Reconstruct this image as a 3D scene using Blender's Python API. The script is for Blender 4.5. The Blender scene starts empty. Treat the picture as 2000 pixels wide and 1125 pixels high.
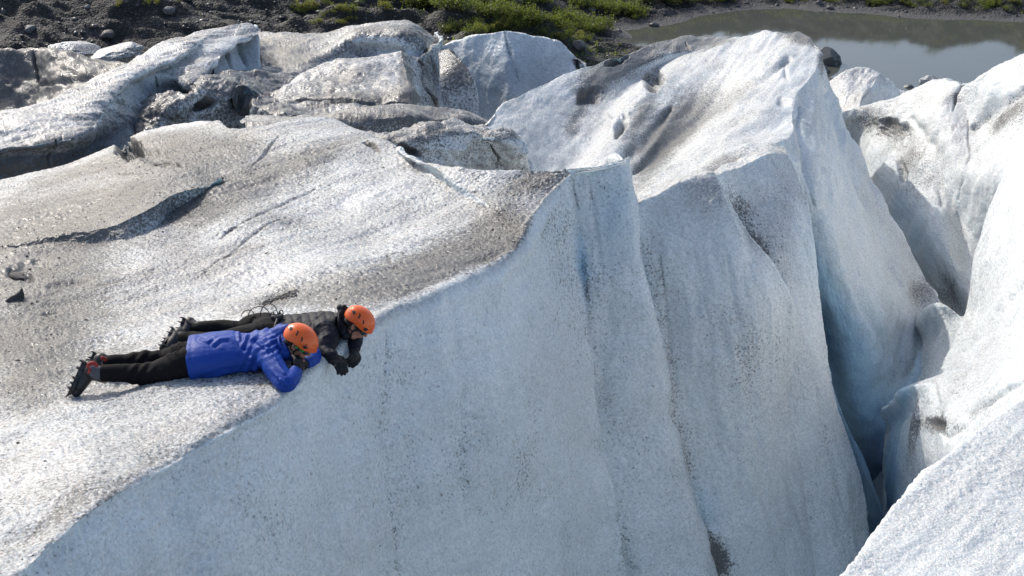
import bpy, bmesh, math, random
import numpy as np
from mathutils import Vector, Matrix

# ---------------------------------------------------------------- camera, sky, sun
SC = bpy.context.scene
CAMZ = 30.0
PITCH = math.radians(24.0)
FPX = 2747.0                       # focal length in photo pixels (2000 wide)
cam_d = bpy.data.cameras.new('camera')
cam = bpy.data.objects.new('camera', cam_d)
SC.collection.objects.link(cam)
cam.location = (0, 0, CAMZ)
cam.rotation_euler = (math.pi / 2 - PITCH, 0, 0)
cam_d.sensor_width = 36.0
cam_d.lens = 36.0 * FPX / 2000.0
cam_d.clip_start = 0.1
cam_d.clip_end = 6000
SC.camera = cam

SUN_EL, SUN_AZ = math.radians(37.5), math.radians(-38)    # azimuth measured from +Y towards +X
world = bpy.data.worlds.new('World'); SC.world = world; world.use_nodes = True
wn = world.node_tree.nodes; wl = world.node_tree.links
wn.clear()
sky = wn.new('ShaderNodeTexSky'); sky.sky_type = 'NISHITA'; sky.sun_disc = False
sky.sun_elevation = SUN_EL; sky.sun_rotation = SUN_AZ
sky.air_density = 1.0; sky.dust_density = 2.5; sky.ozone_density = 1.0
bg = wn.new('ShaderNodeBackground'); bg.inputs[1].default_value = 0.15
wo = wn.new('ShaderNodeOutputWorld')
wl.new(sky.outputs[0], bg.inputs[0]); wl.new(bg.outputs[0], wo.inputs[0])

sun_d = bpy.data.lights.new('sun', 'SUN'); sun_d.energy = 2.25; sun_d.angle = math.radians(0.53)
sun_d.color = (1.0, 0.95, 0.87)
sun = bpy.data.objects.new('sun', sun_d); SC.collection.objects.link(sun)
sdir = Vector((math.sin(SUN_AZ) * math.cos(SUN_EL), math.cos(SUN_AZ) * math.cos(SUN_EL), math.sin(SUN_EL)))
sun.rotation_euler = sdir.to_track_quat('Z', 'Y').to_euler()
sun.location = (-20, 20, 60)
SC.view_settings.view_transform = 'Standard'
SC.view_settings.look = 'None'
SC.view_settings.exposure = 0.42
SC.view_settings.gamma = 1.0
SC.cycles.use_denoising = True
SC.cycles.max_bounces = 6
SC.cycles.sample_clamp_indirect = 4.0

rng = np.random.default_rng(7)
random.seed(7)
CP, SP = math.cos(PITCH), math.sin(PITCH)


def P(px, py, d):
    """a point of the place: photo pixel + distance. d>0: horizontal distance Y; d<0: height below the camera"""
    u = (px - 1000.0) / FPX; v = (562.5 - py) / FPX
    dx, dy, dz = u, CP + v * SP, -SP + v * CP
    t = d / dy if d > 0 else d / dz
    return np.array((dx * t, dy * t, CAMZ + dz * t))


def proj(co):
    x = co[:, 0]; y = co[:, 1]; z = co[:, 2] - CAMZ
    D = y * CP - z * SP
    return 1000 + FPX * x / D, 562.5 - FPX * (y * SP + z * CP) / D


# ---------------------------------------------------------------- noise
_perm = np.random.default_rng(3).permutation(256)
_perm = np.concatenate([_perm, _perm, _perm])
_grad = np.random.default_rng(4).normal(size=(256, 3)); _grad /= np.linalg.norm(_grad, axis=1)[:, None]


def gnoise(p):
    p = np.asarray(p, dtype=np.float64)
    i = np.floor(p).astype(np.int64); f = p - i
    w = f * f * f * (f * (f * 6 - 15) + 10)
    i &= 255
    out = 0
    for a in (0, 1):
        wa = w[:, 0] if a else 1 - w[:, 0]
        pa = _perm[(i[:, 0] + a) & 255]
        for b in (0, 1):
            wb = w[:, 1] if b else 1 - w[:, 1]
            pb = _perm[(pa + ((i[:, 1] + b) & 255))]
            for c in (0, 1):
                wc = w[:, 2] if c else 1 - w[:, 2]
                g = _grad[_perm[pb + ((i[:, 2] + c) & 255)]]
                d = g[:, 0] * (f[:, 0] - a) + g[:, 1] * (f[:, 1] - b) + g[:, 2] * (f[:, 2] - c)
                out = out + wa * wb * wc * d
    return out


def fbm(p, octaves=4, gain=0.5, ridge=False):
    s = 0; a = 1.0; q = np.array(p, dtype=np.float64)
    for o in range(octaves):
        n = gnoise(q)
        if ridge: n = 0.5 - np.abs(n) * 2
        s = s + a * n
        a *= gain; q = q * 2.03 + 11.7
    return s


def sstep(a, b, x):
    t = np.clip((x - a) / (b - a), 0, 1)
    return t * t * (3 - 2 * t)


# ---------------------------------------------------------------- object helpers
def tag(o, label=None, cat=None, group=None, kind=None):
    if label: o['label'] = label
    if cat: o['category'] = cat
    if group: o['group'] = group
    if kind: o['kind'] = kind
    return o


def link(o, parent=None):
    SC.collection.objects.link(o)
    if parent is not None: o.parent = parent
    return o


def mesh_np(name, co, faces, mats, parent=None, smooth=True, attrs=None, fmat=None):
    """co (N,3); faces (M,k) array of one size"""
    me = bpy.data.meshes.new(name)
    co = np.asarray(co, dtype=np.float32); faces = np.asarray(faces, dtype=np.int32)
    k = faces.shape[1]
    me.vertices.add(len(co)); me.vertices.foreach_set('co', co.ravel())
    me.loops.add(faces.size); me.loops.foreach_set('vertex_index', faces.ravel())
    me.polygons.add(len(faces))
    me.polygons.foreach_set('loop_start', np.arange(0, faces.size, k, dtype=np.int32))
    me.polygons.foreach_set('loop_total', np.full(len(faces), k, dtype=np.int32))
    if smooth: me.polygons.foreach_set('use_smooth', np.ones(len(faces), dtype=bool))
    for m in (mats if isinstance(mats, (list, tuple)) else [mats]): me.materials.append(m)
    if fmat is not None: me.polygons.foreach_set('material_index', np.asarray(fmat, dtype=np.int32))
    for n, v in (attrs or {}).items():
        at = me.attributes.new(n, 'FLOAT', 'POINT'); at.data.foreach_set('value', np.asarray(v, dtype=np.float32))
    me.update(calc_edges=True)
    o = bpy.data.objects.new(name, me)
    return link(o, parent)


def grid_faces(nr, nc):
    a = np.arange(nr * nc).reshape(nr, nc)
    return np.stack([a[:-1, :-1], a[1:, :-1], a[1:, 1:], a[:-1, 1:]], -1).reshape(-1, 4)


# ---------------------------------------------------------------- materials
def new_mat(name):
    m = bpy.data.materials.new(name); m.use_nodes = True
    nt = m.node_tree; nt.nodes.clear()
    out = nt.nodes.new('ShaderNodeOutputMaterial'); b = nt.nodes.new('ShaderNodeBsdfPrincipled')
    nt.links.new(b.outputs[0], out.inputs[0])
    return m, nt, b


def nd(nt, typ, **kw):
    n = nt.nodes.new(typ)
    for k, v in kw.items(): setattr(n, k, v)
    return n


def mth(nt, op, a, b=None, c=None, clamp=False):
    n = nt.nodes.new('ShaderNodeMath'); n.operation = op; n.use_clamp = clamp
    for i, x in enumerate((a, b, c)):
        if x is None: continue
        if isinstance(x, (int, float)): n.inputs[i].default_value = x
        else: nt.links.new(x, n.inputs[i])
    return n.outputs[0]


def mixc(nt, f, a, b):
    n = nt.nodes.new('ShaderNodeMix'); n.data_type = 'RGBA'
    for i, x in ((0, f), (6, a), (7, b)):
        if isinstance(x, (int, float)): n.inputs[i].default_value = x
        elif isinstance(x, tuple): n.inputs[i].default_value = (*x, 1) if len(x) == 3 else x
        else: nt.links.new(x, n.inputs[i])
    return n.outputs[2]


def ramp(nt, x, lo, hi):
    n = nt.nodes.new('ShaderNodeMapRange'); n.interpolation_type = 'SMOOTHSTEP'
    n.inputs[1].default_value = lo; n.inputs[2].default_value = hi
    nt.links.new(x, n.inputs[0]); return n.outputs[0]


def noise_tex(nt, vec, scale, detail=2, rough=0.5):
    n = nt.nodes.new('ShaderNodeTexNoise'); n.inputs['Scale'].default_value = scale
    n.inputs['Detail'].default_value = detail; n.inputs['Roughness'].default_value = rough
    nt.links.new(vec, n.inputs['Vector']); return n.outputs[0]


def make_ice(name, white=(0.84, 0.865, 0.86), grain=1.0):
    m, nt, b = new_mat(name)
    tc = nd(nt, 'ShaderNodeTexCoord').outputs['Object']
    dirt = nd(nt, 'ShaderNodeAttribute', attribute_name='dirt').outputs['Fac']
    blue = nd(nt, 'ShaderNodeAttribute', attribute_name='blue').outputs['Fac']
    # crystals
    vor = nd(nt, 'ShaderNodeTexVoronoi'); vor.inputs['Scale'].default_value = 55 * grain
    nt.links.new(tc, vor.inputs['Vector'])
    vor2 = nd(nt, 'ShaderNodeTexVoronoi'); vor2.inputs['Scale'].default_value = 26 * grain
    nt.links.new(tc, vor2.inputs['Vector'])
    n1 = noise_tex(nt, tc, 34 * grain, 4, 0.7)
    n2 = noise_tex(nt, tc, 3.2, 5, 0.62)
    n3 = noise_tex(nt, tc, 0.7, 4, 0.6)
    n4 = noise_tex(nt, tc, 120 * grain, 2, 0.6)
    shady = nd(nt, 'ShaderNodeAttribute', attribute_name='shady').outputs['Fac']
    # dirt: lies between the grains
    field = mth(nt, 'ADD', mth(nt, 'MULTIPLY', n1, 1.4), mth(nt, 'MULTIPLY', n2, 0.35))
    field = mth(nt, 'ADD', field, mth(nt, 'MULTIPLY', vor.outputs['Distance'], 0.30))
    thr = mth(nt, 'SUBTRACT', 1.33, mth(nt, 'MULTIPLY', dirt, 0.72))
    thr = mth(nt, 'SUBTRACT', thr, mth(nt, 'MULTIPLY', mth(nt, 'SUBTRACT', n3, 0.5), 0.22))
    d = ramp(nt, mth(nt, 'SUBTRACT', field, thr), -0.12, 0.22)
    d = mth(nt, 'MULTIPLY', d, 0.9)
    cell = nd(nt, 'ShaderNodeSeparateColor'); nt.links.new(vor.outputs['Color'], cell.inputs[0])
    cell0 = cell.outputs[0]
    tone = mixc(nt, cell.outputs[0], (0.61, 0.64, 0.645), white)
    tone = mixc(nt, mth(nt, 'MULTIPLY', ramp(nt, n2, 0.35, 0.75), 0.40), tone, (0.62, 0.65, 0.65))
    # the weathered crust of the flatter ice is greyer than the clean walls
    crust = nd(nt, 'ShaderNodeAttribute', attribute_name='crust').outputs['Fac']
    cgrey = mixc(nt, ramp(nt, mth(nt, 'ADD', mth(nt, 'MULTIPLY', n1, 0.6), mth(nt, 'MULTIPLY', cell0, 0.4)), 0.32, 0.68), (0.21, 0.203, 0.195), (0.45, 0.437, 0.42))
    tone = mixc(nt, crust, tone, cgrey)
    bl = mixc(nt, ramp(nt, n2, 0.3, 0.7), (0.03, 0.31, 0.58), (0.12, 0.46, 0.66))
    bl = mixc(nt, ramp(nt, blue, 0.55, 1.0), bl, (0.012, 0.085, 0.16))  # crevasse gloom painted in: the strongest blue turns nearly black
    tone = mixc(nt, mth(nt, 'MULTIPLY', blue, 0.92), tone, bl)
    tone = mixc(nt, shady, tone, mixc(nt, ramp(nt, n2, 0.3, 0.7), (0.055, 0.085, 0.13), (0.12, 0.15, 0.19)))  # painted shade: darkens the ice colour where the mask says so
    dcol = mixc(nt, n4, (0.026, 0.0255, 0.025), (0.145, 0.139, 0.131))
    col = mixc(nt, d, tone, dcol)
    nt.links.new(col, b.inputs['Base Color'])
    rgh = mth(nt, 'ADD', mth(nt, 'MULTIPLY', cell.outputs[1], 0.30), mth(nt, 'ADD', 0.22, mth(nt, 'MULTIPLY', blue, 0.3)))
    glint = mth(nt, 'LESS_THAN', cell.outputs[2], 0.14)
    rgh = mth(nt, 'SUBTRACT', rgh, mth(nt, 'MULTIPLY', glint, 0.16))
    rgh = mth(nt, 'MAXIMUM', rgh, 0.08)
    nt.links.new(rgh, b.inputs['Roughness'])
    b.inputs['Subsurface Weight'].default_value = 0.22; b.inputs['Subsurface Radius'].default_value = (0.25, 0.45, 0.6); b.inputs['Subsurface Scale'].default_value = 0.16
    b.inputs['IOR'].default_value = 1.31
    b.inputs['Specular IOR Level'].default_value = 0.75
    hgt = mth(nt, 'ADD', mth(nt, 'MULTIPLY', vor.outputs['Distance'], -0.5), mth(nt, 'MULTIPLY', vor2.outputs['Distance'], -0.8))
    hgt = mth(nt, 'ADD', hgt, mth(nt, 'MULTIPLY', n1, 1.3))
    hgt = mth(nt, 'MULTIPLY', hgt, mth(nt, 'SUBTRACT', 1.0, mth(nt, 'MULTIPLY', blue, 0.85)))
    nwet = noise_tex(nt, tc, 1.1, 4, 0.6)
    hgt = mth(nt, 'MULTIPLY', hgt, mth(nt, 'ADD', 0.35, mth(nt, 'MULTIPLY', ramp(nt, nwet, 0.36, 0.62), 0.85)))
    bp = nd(nt, 'ShaderNodeBump'); bp.inputs['Strength'].default_value = 0.5; bp.inputs['Distance'].default_value = 0.019
    nt.links.new(hgt, bp.inputs['Height']); nt.links.new(bp.outputs[0], b.inputs['Normal'])
    return m


ICE = make_ice('glacier_ice_mat')
ICE_NEAR = make_ice('glacier_ice_near_mat', grain=1.9)
ICE_FAR = make_ice('glacier_ice_far_mat', grain=0.55)

# ---------------------------------------------------------------- loft sheets
def hermite(ctrl, n, sharp=()):
    K = ctrl.shape[0]
    seg = np.linalg.norm(np.diff(ctrl, axis=0), axis=-1).mean(axis=-1) + 1e-4
    t = np.concatenate([[0], np.cumsum(seg)])
    # weight seam: keep very long hidden parts from eating the samples
    ts = np.interp(np.linspace(0, 1, n), np.linspace(0, 1, 400), np.interp(np.linspace(0, 1, 400), np.linspace(0, 1, 400), np.linspace(0, t[-1], 400)))
    d = np.diff(ctrl, axis=0) / seg[:, None, None]
    m = np.zeros((K,) + ctrl.shape[1:])
    m[0] = d[0]; m[-1] = d[-1]
    for k in range(1, K - 1):
        w = seg[k - 1] / (seg[k - 1] + seg[k])
        m[k] = d[k - 1] * (1 - w) + d[k] * w
    i = np.clip(np.searchsorted(t, ts, side='right') - 1, 0, K - 2)
    h = seg[i][:, None, None]; s = ((ts - t[i]) / seg[i])[:, None, None]
    m0 = m[i].copy(); m1 = m[i + 1].copy()
    for q, k in enumerate(i):
        if k in sharp: m0[q] = d[k]
        if (k + 1) in sharp: m1[q] = d[k]
    p0 = ctrl[i]; p1 = ctrl[i + 1]
    return ((2 * s**3 - 3 * s**2 + 1) * p0 + (s**3 - 2 * s**2 + s) * h * m0 + (-2 * s**3 + 3 * s**2) * p1 + (s**3 - s**2) * h * m1)


def loft(ctrl, nr, nc, sr=(), scol=()):
    ctrl = np.array(ctrl, dtype=np.float64)
    a = hermite(ctrl, nr, sr)
    b = hermite(a.transpose(1, 0, 2), nc, scol).transpose(1, 0, 2)
    return b


def normals(g):
    du = np.gradient(g, axis=0); dv = np.gradient(g, axis=1)
    n = np.cross(du, dv); n /= (np.linalg.norm(n, axis=-1, keepdims=True) + 1e-9)
    return n


DIRT = []      # (px,py,rx,ry,angle deg,strength) stains where the debris lies
BLUE = []
SHADE_TINT = []  # dark tint standing in for shade on faces and in recesses


def blobs(lst, px, py, sheet):
    out = np.zeros_like(px)
    for b in lst:
        if b[6] is not None and sheet not in b[6]: continue
        a = math.radians(b[4]); dx = px - b[0]; dy = py - b[1]
        u = (dx * math.cos(a) + dy * math.sin(a)) / b[2]; v = (-dx * math.sin(a) + dy * math.cos(a)) / b[3]
        out += b[5] * np.exp(-(u * u + v * v))
    return out


def bl(px, py, rx, ry, ang, s, sheets=None):
    return (px, py, rx, ry, ang, s, sheets)


PITS = []      # hollows: (px, py, rx, ry, angle, depth m, dirt, sheets)
CRACKS = []    # (points, half width px, depth m, dirt, sheets)


def carve(px, py, sheet_, h):
    cd = np.zeros_like(px)
    for b in PITS:
        if sheet_ not in b[7]: continue
        a = math.radians(b[4]); dx = px - b[0]; dy = py - b[1]
        near_ = (np.abs(dx) < 110) & (np.abs(dy) < 110)
        u = (dx * math.cos(a) + dy * math.sin(a)) / b[2]; v = (-dx * math.sin(a) + dy * math.cos(a)) / b[3]
        r = np.sqrt(u * u + v * v)
        q3 = np.stack([px[near_] / 14, py[near_] / 14, np.full(near_.sum(), b[0] * .1)], -1)
        r[near_] += 0.55 * fbm(q3, 2)
        w = sstep(1.3, 0.35, r)
        h = h - b[5] * w; cd += b[6] * sstep(1.5, 0.7, r)
    for pts, wd, dep, dr, sh in CRACKS:
        if sheet_ not in sh: continue
        pts = np.array(pts, float); d2 = np.full(px.shape, 1e9); tt = np.zeros_like(px)
        lo = pts.min(0) - 30; hi = pts.max(0) + 30
        m = (px > lo[0]) & (px < hi[0]) & (py > lo[1]) & (py < hi[1])
        if not m.any(): continue
        X = px[m] + 5 * gnoise(np.stack([px[m] / 26, py[m] / 26, 0 * px[m]], -1)); Y = py[m] + 5 * gnoise(np.stack([px[m] / 26, py[m] / 26, 9 + 0 * px[m]], -1))
        dm = np.full(X.shape, 1e9); tm = np.zeros_like(X); n = len(pts) - 1
        for i in range(n):
            e = pts[i + 1] - pts[i]; wx = X - pts[i][0]; wy = Y - pts[i][1]
            t = np.clip((wx * e[0] + wy * e[1]) / (e @ e), 0, 1)
            d = np.hypot(wx - e[0] * t, wy - e[1] * t); k = d < dm
            dm = np.where(k, d, dm); tm = np.where(k, (i + t) / n, tm)
        w = wd * (0.25 + 0.75 * np.sin(np.pi * np.clip(tm, 0.03, 0.97)))
        g_ = np.exp(-(dm / w)**2)
        h[m] -= dep * g_; cd[m] += dr * np.exp(-(dm / (w * 1.3))**2)
    return h, cd


def sheet(name, ctrl, nr, nc, sr=(), scol=(), amp=1.0, streak=None, streak_amp=0.0, base_dirt=0.25, base_blue=0.0,
          mat=None, key=None, streak_f=(0.5, 6.0), rough=1.0, fine=1.0, crust=0.8, vstreak=1.0):
    g = loft(ctrl, nr, nc, sr, scol)
    co = g.reshape(-1, 3)
    px, py = proj(co)
    nrm = normals(g); nrm[nrm[..., 2] < 0] *= 1
    # orient normals towards the camera side
    c = np.array((0, 0, CAMZ)); s = np.sign(((c - g) * nrm).sum(-1).mean()); nrm = nrm * (s if s else 1)
    n = nrm.reshape(-1, 3)
    h = amp * (0.10 * fbm(co * 0.8 + 3.1, 3) + 0.030 * fbm(co * 2.2 + 9.1, 2) * rough + 0.012 * fbm(co * 9 + 5.0, 3) * rough)
    h += fine * (0.012 * fbm(co * 28, 2, 0.7)) * (0.7 + 0.9 * np.clip(fbm(co * 1.3 + 70, 2) + 0.2, 0, 1))
    if streak is not None:
        a = np.array(streak, dtype=float); a /= np.linalg.norm(a)
        along = co @ a
        perp = co - along[:, None] * a
        q = perp * streak_f[1] + a * (along * streak_f[0])[:, None]
        h += streak_amp * (fbm(q, 3, 0.55, ridge=False))
    h, cd = carve(px, py, key or name, h)
    co = co + n * h[:, None]
    steep = 1 - sstep(0.25, 0.7, n[:, 2])
    qv = co * np.array((2.6, 2.6, 0.55))
    vs = fbm(qv + 51, 3)
    co = co + n * (0.05 * vstreak * steep * vs)[:, None]
    dirt = 0.12 * steep * vstreak * fbm(co * np.array((3.3, 3.3, 0.35)) + 77, 3) + base_dirt + blobs(DIRT, px, py, key or name) + cd
    if streak is not None: dirt += 0.07 * fbm(q * 0.8 + 7, 3)
    dirt += 0.20 * fbm(co * 0.8 + 15, 4)
    shady = np.clip(blobs(SHADE_TINT, px, py, key or name) * (0.85 + 0.5 * fbm(co * 1.7 + 5, 3)), 0, 1)
    flat = sstep(0.35, 0.80, n[:, 2] + 0.12 * fbm(co * 1.5, 2))
    dirt += 0.16 * flat - 0.05
    cr = crust * flat * (0.75 + 0.5 * fbm(co * 1.1 + 31, 3) + (0.25 * fbm(q * 1.1 + 3, 2) if streak is not None else 0))
    cr = np.clip(cr + 0.5 * np.clip(dirt - 0.3, 0, 1), 0, 1)
    blue = base_blue + blobs(BLUE, px, py, key or name)
    o = mesh_np('glacier_ice', co, grid_faces(nr, nc), mat or ICE,
                attrs={'dirt': np.clip(dirt, -0.5, 1.3), 'blue': np.clip(blue, 0, 1), 'crust': cr, 'shady': shady})
    tag(o, kind='structure')
    return o, co.reshape(g.shape)


def row(*pts): return [P(*p) for p in pts]
def lerp_row(a, b, t, off=(0, 0, 0)):
    return [p * (1 - t) + q * t + np.array(off) for p, q in zip(a, b)]
def shift(r, off): return [p + np.array(off) for p in r]
# ---------------------------------------------------------------- debris stains, painted shade and clean blue ice
DIRT += [
    bl(140, 430, 330, 70, -14, 0.48, ('main',)), bl(120, 600, 300, 160, -10, 0.20, ('main',)), bl(480, 330, 240, 60, -16, 0.12, ('main',)), bl(450, 290, 120, 50, -14, 0.10, ('main',)),
    bl(1040, 350, 70, 22, -15, 0.55, ('main',)), bl(975, 458, 60, 40, -40, 0.95, ('main',)), bl(880, 505, 130, 40, -20, 0.6, ('main',)),
    bl(780, 545, 160, 40, -10, 0.35, ('main',)), bl(660, 580, 120, 26, -5, 0.35, ('main',)), bl(545, 578, 34, 9, -22, 0.8, ('main',)),
    bl(60, 540, 120, 60, -20, 0.45, ('main',)), bl(120, 620, 120, 60, -20, 0.3, ('main',)), bl(60, 680, 90, 70, -20, 0.4, ('main',)),
    bl(60, 760, 90, 40, -10, 0.3, ('main',)), bl(480, 360, 110, 26, -22, 0.5, ('main',)), bl(600, 315, 90, 16, -22, 0.4, ('main',)),
    bl(400, 410, 50, 24, -30, 0.5, ('main',)), bl(210, 400, 110, 16, -20, 0.25, ('main',)), bl(300, 290, 70, 30, -10, 0.6, ('main',)),
    bl(420, 300, 90, 30, -10, 0.4, ('main',)), bl(120, 990, 80, 16, -38, 0.3, ('main',)), bl(240, 940, 90, 14, -35, 0.2, ('main',)),
    bl(620, 880, 60, 200, 0, -0.1, ('main',)), bl(1090, 420, 30, 60, 0, 0.08, ('main',)), bl(1146, 560, 6, 70, -6, 0.3, ('main',)),
    bl(1165, 690, 6, 60, -6, 0.15, ('main',)), bl(1195, 800, 30, 120, -8, 0.12, ('main',)), bl(1215, 1050, 18, 90, -10, 0.28, ('main',)),
    bl(1110, 560, 60, 130, -5, 0.12, ('main',)), bl(760, 760, 24, 160, 0, 0.05, ('main',)), bl(780, 1000, 30, 120, 0, 0.12, ('main',)),
    bl(900, 980, 120, 80, 0, 0.04, ('main',)), bl(1060, 440, 30, 20, -60, 0.1, ('main',)),
    bl(1268, 560, 14, 100, -8, 0.18, ('fin',)), bl(1296, 720, 20, 130, -10, 0.18, ('fin',)), bl(1330, 880, 22, 100, -14, 0.22, ('fin',)),
    bl(1398, 1090, 24, 50, -25, 1.0, ('fin',)), bl(1450, 760, 120, 220, -10, 0.02, ('fin',)),
    bl(1440, 400, 36, 26, 55, 0.5, ('rib',)), bl(1480, 480, 46, 14, 58, 0.5, ('rib',)), bl(1525, 560, 30, 8, 60, 0.6, ('rib',)),
    bl(1580, 900, 60, 200, -10, 0.06, ('rib',)),
    bl(1300, 90, 110, 26, -18, 0.55, ('peak',)), bl(1190, 140, 60, 26, -20, 0.6, ('peak',)), bl(1150, 185, 34, 26, -60, 0.55, ('peak',)),
    bl(1120, 240, 16, 40, 30, 0.5, ('peak',)), bl(1280, 300, 26, 100, 30, 0.6, ('peak',)), bl(1340, 230, 100, 30, -50, 0.35, ('peak',)),
    bl(1250, 230, 20, 60, 30, 0.5, ('peak',)), bl(1420, 330, 110, 26, -22, 0.5, ('peak',)), bl(1570, 72, 50, 14, 15, 0.9, ('peak',)),
    bl(1385, 80, 60, 12, 0, 0.5, ('peak',)), bl(1455, 215, 60, 22, -35, 0.2, ('peak',)), bl(1605, 125, 10, 30, 0, 0.7, ('peak',)),
    bl(1540, 380, 40, 26, 0, 0.2, ('peak',)), bl(1800, 570, 34, 26, 0, 0.5, ('peak',)),
    bl(1960, 230, 60, 20, -38, 0.7, ('wall',)), bl(1880, 190, 40, 16, -10, 0.35, ('wall',)), bl(1700, 240, 60, 30, 20, 0.35, ('wall',)),
    bl(1790, 330, 60, 60, 0, 0.25, ('wall',)), bl(1840, 270, 120, 120, 0, 0.12, ('wall',)), bl(1850, 560, 16, 60, -20, 0.4, ('wall',)),
    bl(1832, 830, 30, 22, 0, 0.9, ('spur',)), bl(1786, 850, 12, 90, 8, 0.6, ('spur',)), bl(1880, 770, 60, 40, 0, 0.2, ('spur',)),
    bl(740, 235, 110, 20, 0, 0.35, ('mound',)), bl(900, 250, 120, 20, 10, 0.3, ('mound',)),
    bl(900, 290, 90, 40, 10, 0.12, ('lobe',)), bl(800, 290, 60, 26, 20, 0.12, ('lobe',)),
    bl(795, 150, 14, 60, 0, 0.6, ('slab',)), bl(720, 195, 120, 14, 0, 0.6, ('slab',)), bl(840, 130, 20, 60, -10, 0.5, ('slab',)),
    bl(650, 160, 90, 26, -10, 0.3, ('slab',)),
    bl(560, 110, 70, 40, 0, 0.55, ('hump',)), bl(820, 80, 40, 20, 30, 0.5, ('hump',)), bl(740, 60, 90, 14, 0, 0.25, ('hump',)),
    bl(150, 140, 90, 40, 20, 0.7, ('farice',)), bl(60, 290, 90, 10, -8, 0.6, ('ridge',)), bl(60, 330, 160, 26, -10, 0.45, ('ridge',)), bl(230, 240, 60, 26, -30, 0.3, ('ridge',)), bl(200, 325, 160, 16, -14, 0.4, ('main',)), bl(250, 380, 90, 14, -10, 0.25, ('main',)), bl(380, 190, 60, 30, 0, 0.5, ('ridge',)),
    bl(1125, 100, 8, 40, -20, 0.9, ('cone',)), bl(990, 90, 6, 30, -20, 0.35, ('cone',)),
    bl(900, 130, 26, 50, 0, 0.2, ('plate',)),
]
SHADE_TINT += [  # shade painted into scarp faces, alcoves, the wall's shadow strip and crevasse depths
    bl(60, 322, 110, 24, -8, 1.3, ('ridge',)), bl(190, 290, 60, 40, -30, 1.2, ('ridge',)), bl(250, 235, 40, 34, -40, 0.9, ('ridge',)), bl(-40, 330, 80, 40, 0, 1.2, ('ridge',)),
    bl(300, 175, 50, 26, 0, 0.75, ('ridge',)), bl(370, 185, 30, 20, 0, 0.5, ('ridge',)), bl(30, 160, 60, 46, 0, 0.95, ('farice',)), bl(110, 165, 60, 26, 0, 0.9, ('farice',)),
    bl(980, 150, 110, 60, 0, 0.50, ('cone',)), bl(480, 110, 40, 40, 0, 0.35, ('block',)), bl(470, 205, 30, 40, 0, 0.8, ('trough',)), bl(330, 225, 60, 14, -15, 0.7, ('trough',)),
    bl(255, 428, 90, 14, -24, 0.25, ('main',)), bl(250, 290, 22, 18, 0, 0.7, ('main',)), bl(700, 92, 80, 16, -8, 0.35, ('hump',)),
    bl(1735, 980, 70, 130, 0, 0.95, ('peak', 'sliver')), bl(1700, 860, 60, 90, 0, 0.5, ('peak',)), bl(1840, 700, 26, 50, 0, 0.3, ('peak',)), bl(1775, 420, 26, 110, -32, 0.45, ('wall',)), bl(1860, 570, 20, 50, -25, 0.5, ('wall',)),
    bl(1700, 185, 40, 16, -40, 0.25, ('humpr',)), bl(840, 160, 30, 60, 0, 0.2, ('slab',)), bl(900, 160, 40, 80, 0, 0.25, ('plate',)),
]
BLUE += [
    bl(1600, 600, 40, 150, -8, 0.74, ('peak',)), bl(1640, 780, 70, 130, -10, 0.35, ('peak',)), bl(1720, 960, 120, 160, 0, 0.95, ('peak',)),  # the strong last entry also paints the crevasse bottom dark
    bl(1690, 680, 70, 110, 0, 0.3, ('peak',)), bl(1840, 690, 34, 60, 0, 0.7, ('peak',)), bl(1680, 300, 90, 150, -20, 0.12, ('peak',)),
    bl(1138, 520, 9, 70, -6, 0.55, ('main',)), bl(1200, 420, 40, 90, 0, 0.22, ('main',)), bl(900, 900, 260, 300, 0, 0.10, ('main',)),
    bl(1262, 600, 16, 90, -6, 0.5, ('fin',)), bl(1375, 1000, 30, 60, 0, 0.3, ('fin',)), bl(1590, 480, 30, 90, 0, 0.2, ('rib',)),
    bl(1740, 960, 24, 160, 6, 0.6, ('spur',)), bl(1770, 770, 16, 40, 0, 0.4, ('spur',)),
    bl(1770, 420, 40, 130, -30, 0.35, ('wall',)),  # bluish cast shadow of the peak painted along the wall
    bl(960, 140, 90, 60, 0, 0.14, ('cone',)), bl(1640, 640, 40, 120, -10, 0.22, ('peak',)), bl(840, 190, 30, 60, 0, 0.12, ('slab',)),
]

PITS += [
    (252, 292, 22, 20, 20, .30, .9, ('main',)), (38, 541, 24, 9, 8, .10, 1.0, ('main',)), (292, 300, 34, 12, 5, .06, .5, ('main',)),
    (330, 322, 30, 5, 5, .06, .6, ('main',)), (60, 520, 40, 10, -12, .05, .35, ('main',)), (725, 287, 14, 6, 20, .07, .6, ('main',)),
    (1276, 158, 17, 21, 15, .30, .22, ('peak',)), (1212, 246, 11, 24, 28, .22, .2, ('peak',)), (1154, 186, 24, 17, -20, .16, .2, ('peak',)),
    (1206, 118, 20, 6, -20, .15, .5, ('peak',)), (1740, 250, 36, 18, 10, .12, .2, ('wall',)), (1762, 335, 10, 24, -10, .12, .15, ('wall',)),
    (350, 175, 30, 12, 0, .25, .2, ('trough',)), (470, 195, 18, 26, 10, .35, .3, ('trough',)), (395, 205, 24, 8, -15, .25, .6, ('trough',)),
    (740, 100, 60, 14, 4, .2, 0, ('hump',)), (1832, 828, 18, 9, 25, .05, .35, ('spur',)), (800, 296, 18, 7, 15, .15, .7, ('lobe',)),
    (1530, 200, 12, 9, 0, .06, 0, ('peak',)), (100, 610, 20, 5, -10, .03, .2, ('main',)), (130, 560, 50, 8, -12, .03, .3, ('main',)),
]
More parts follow.
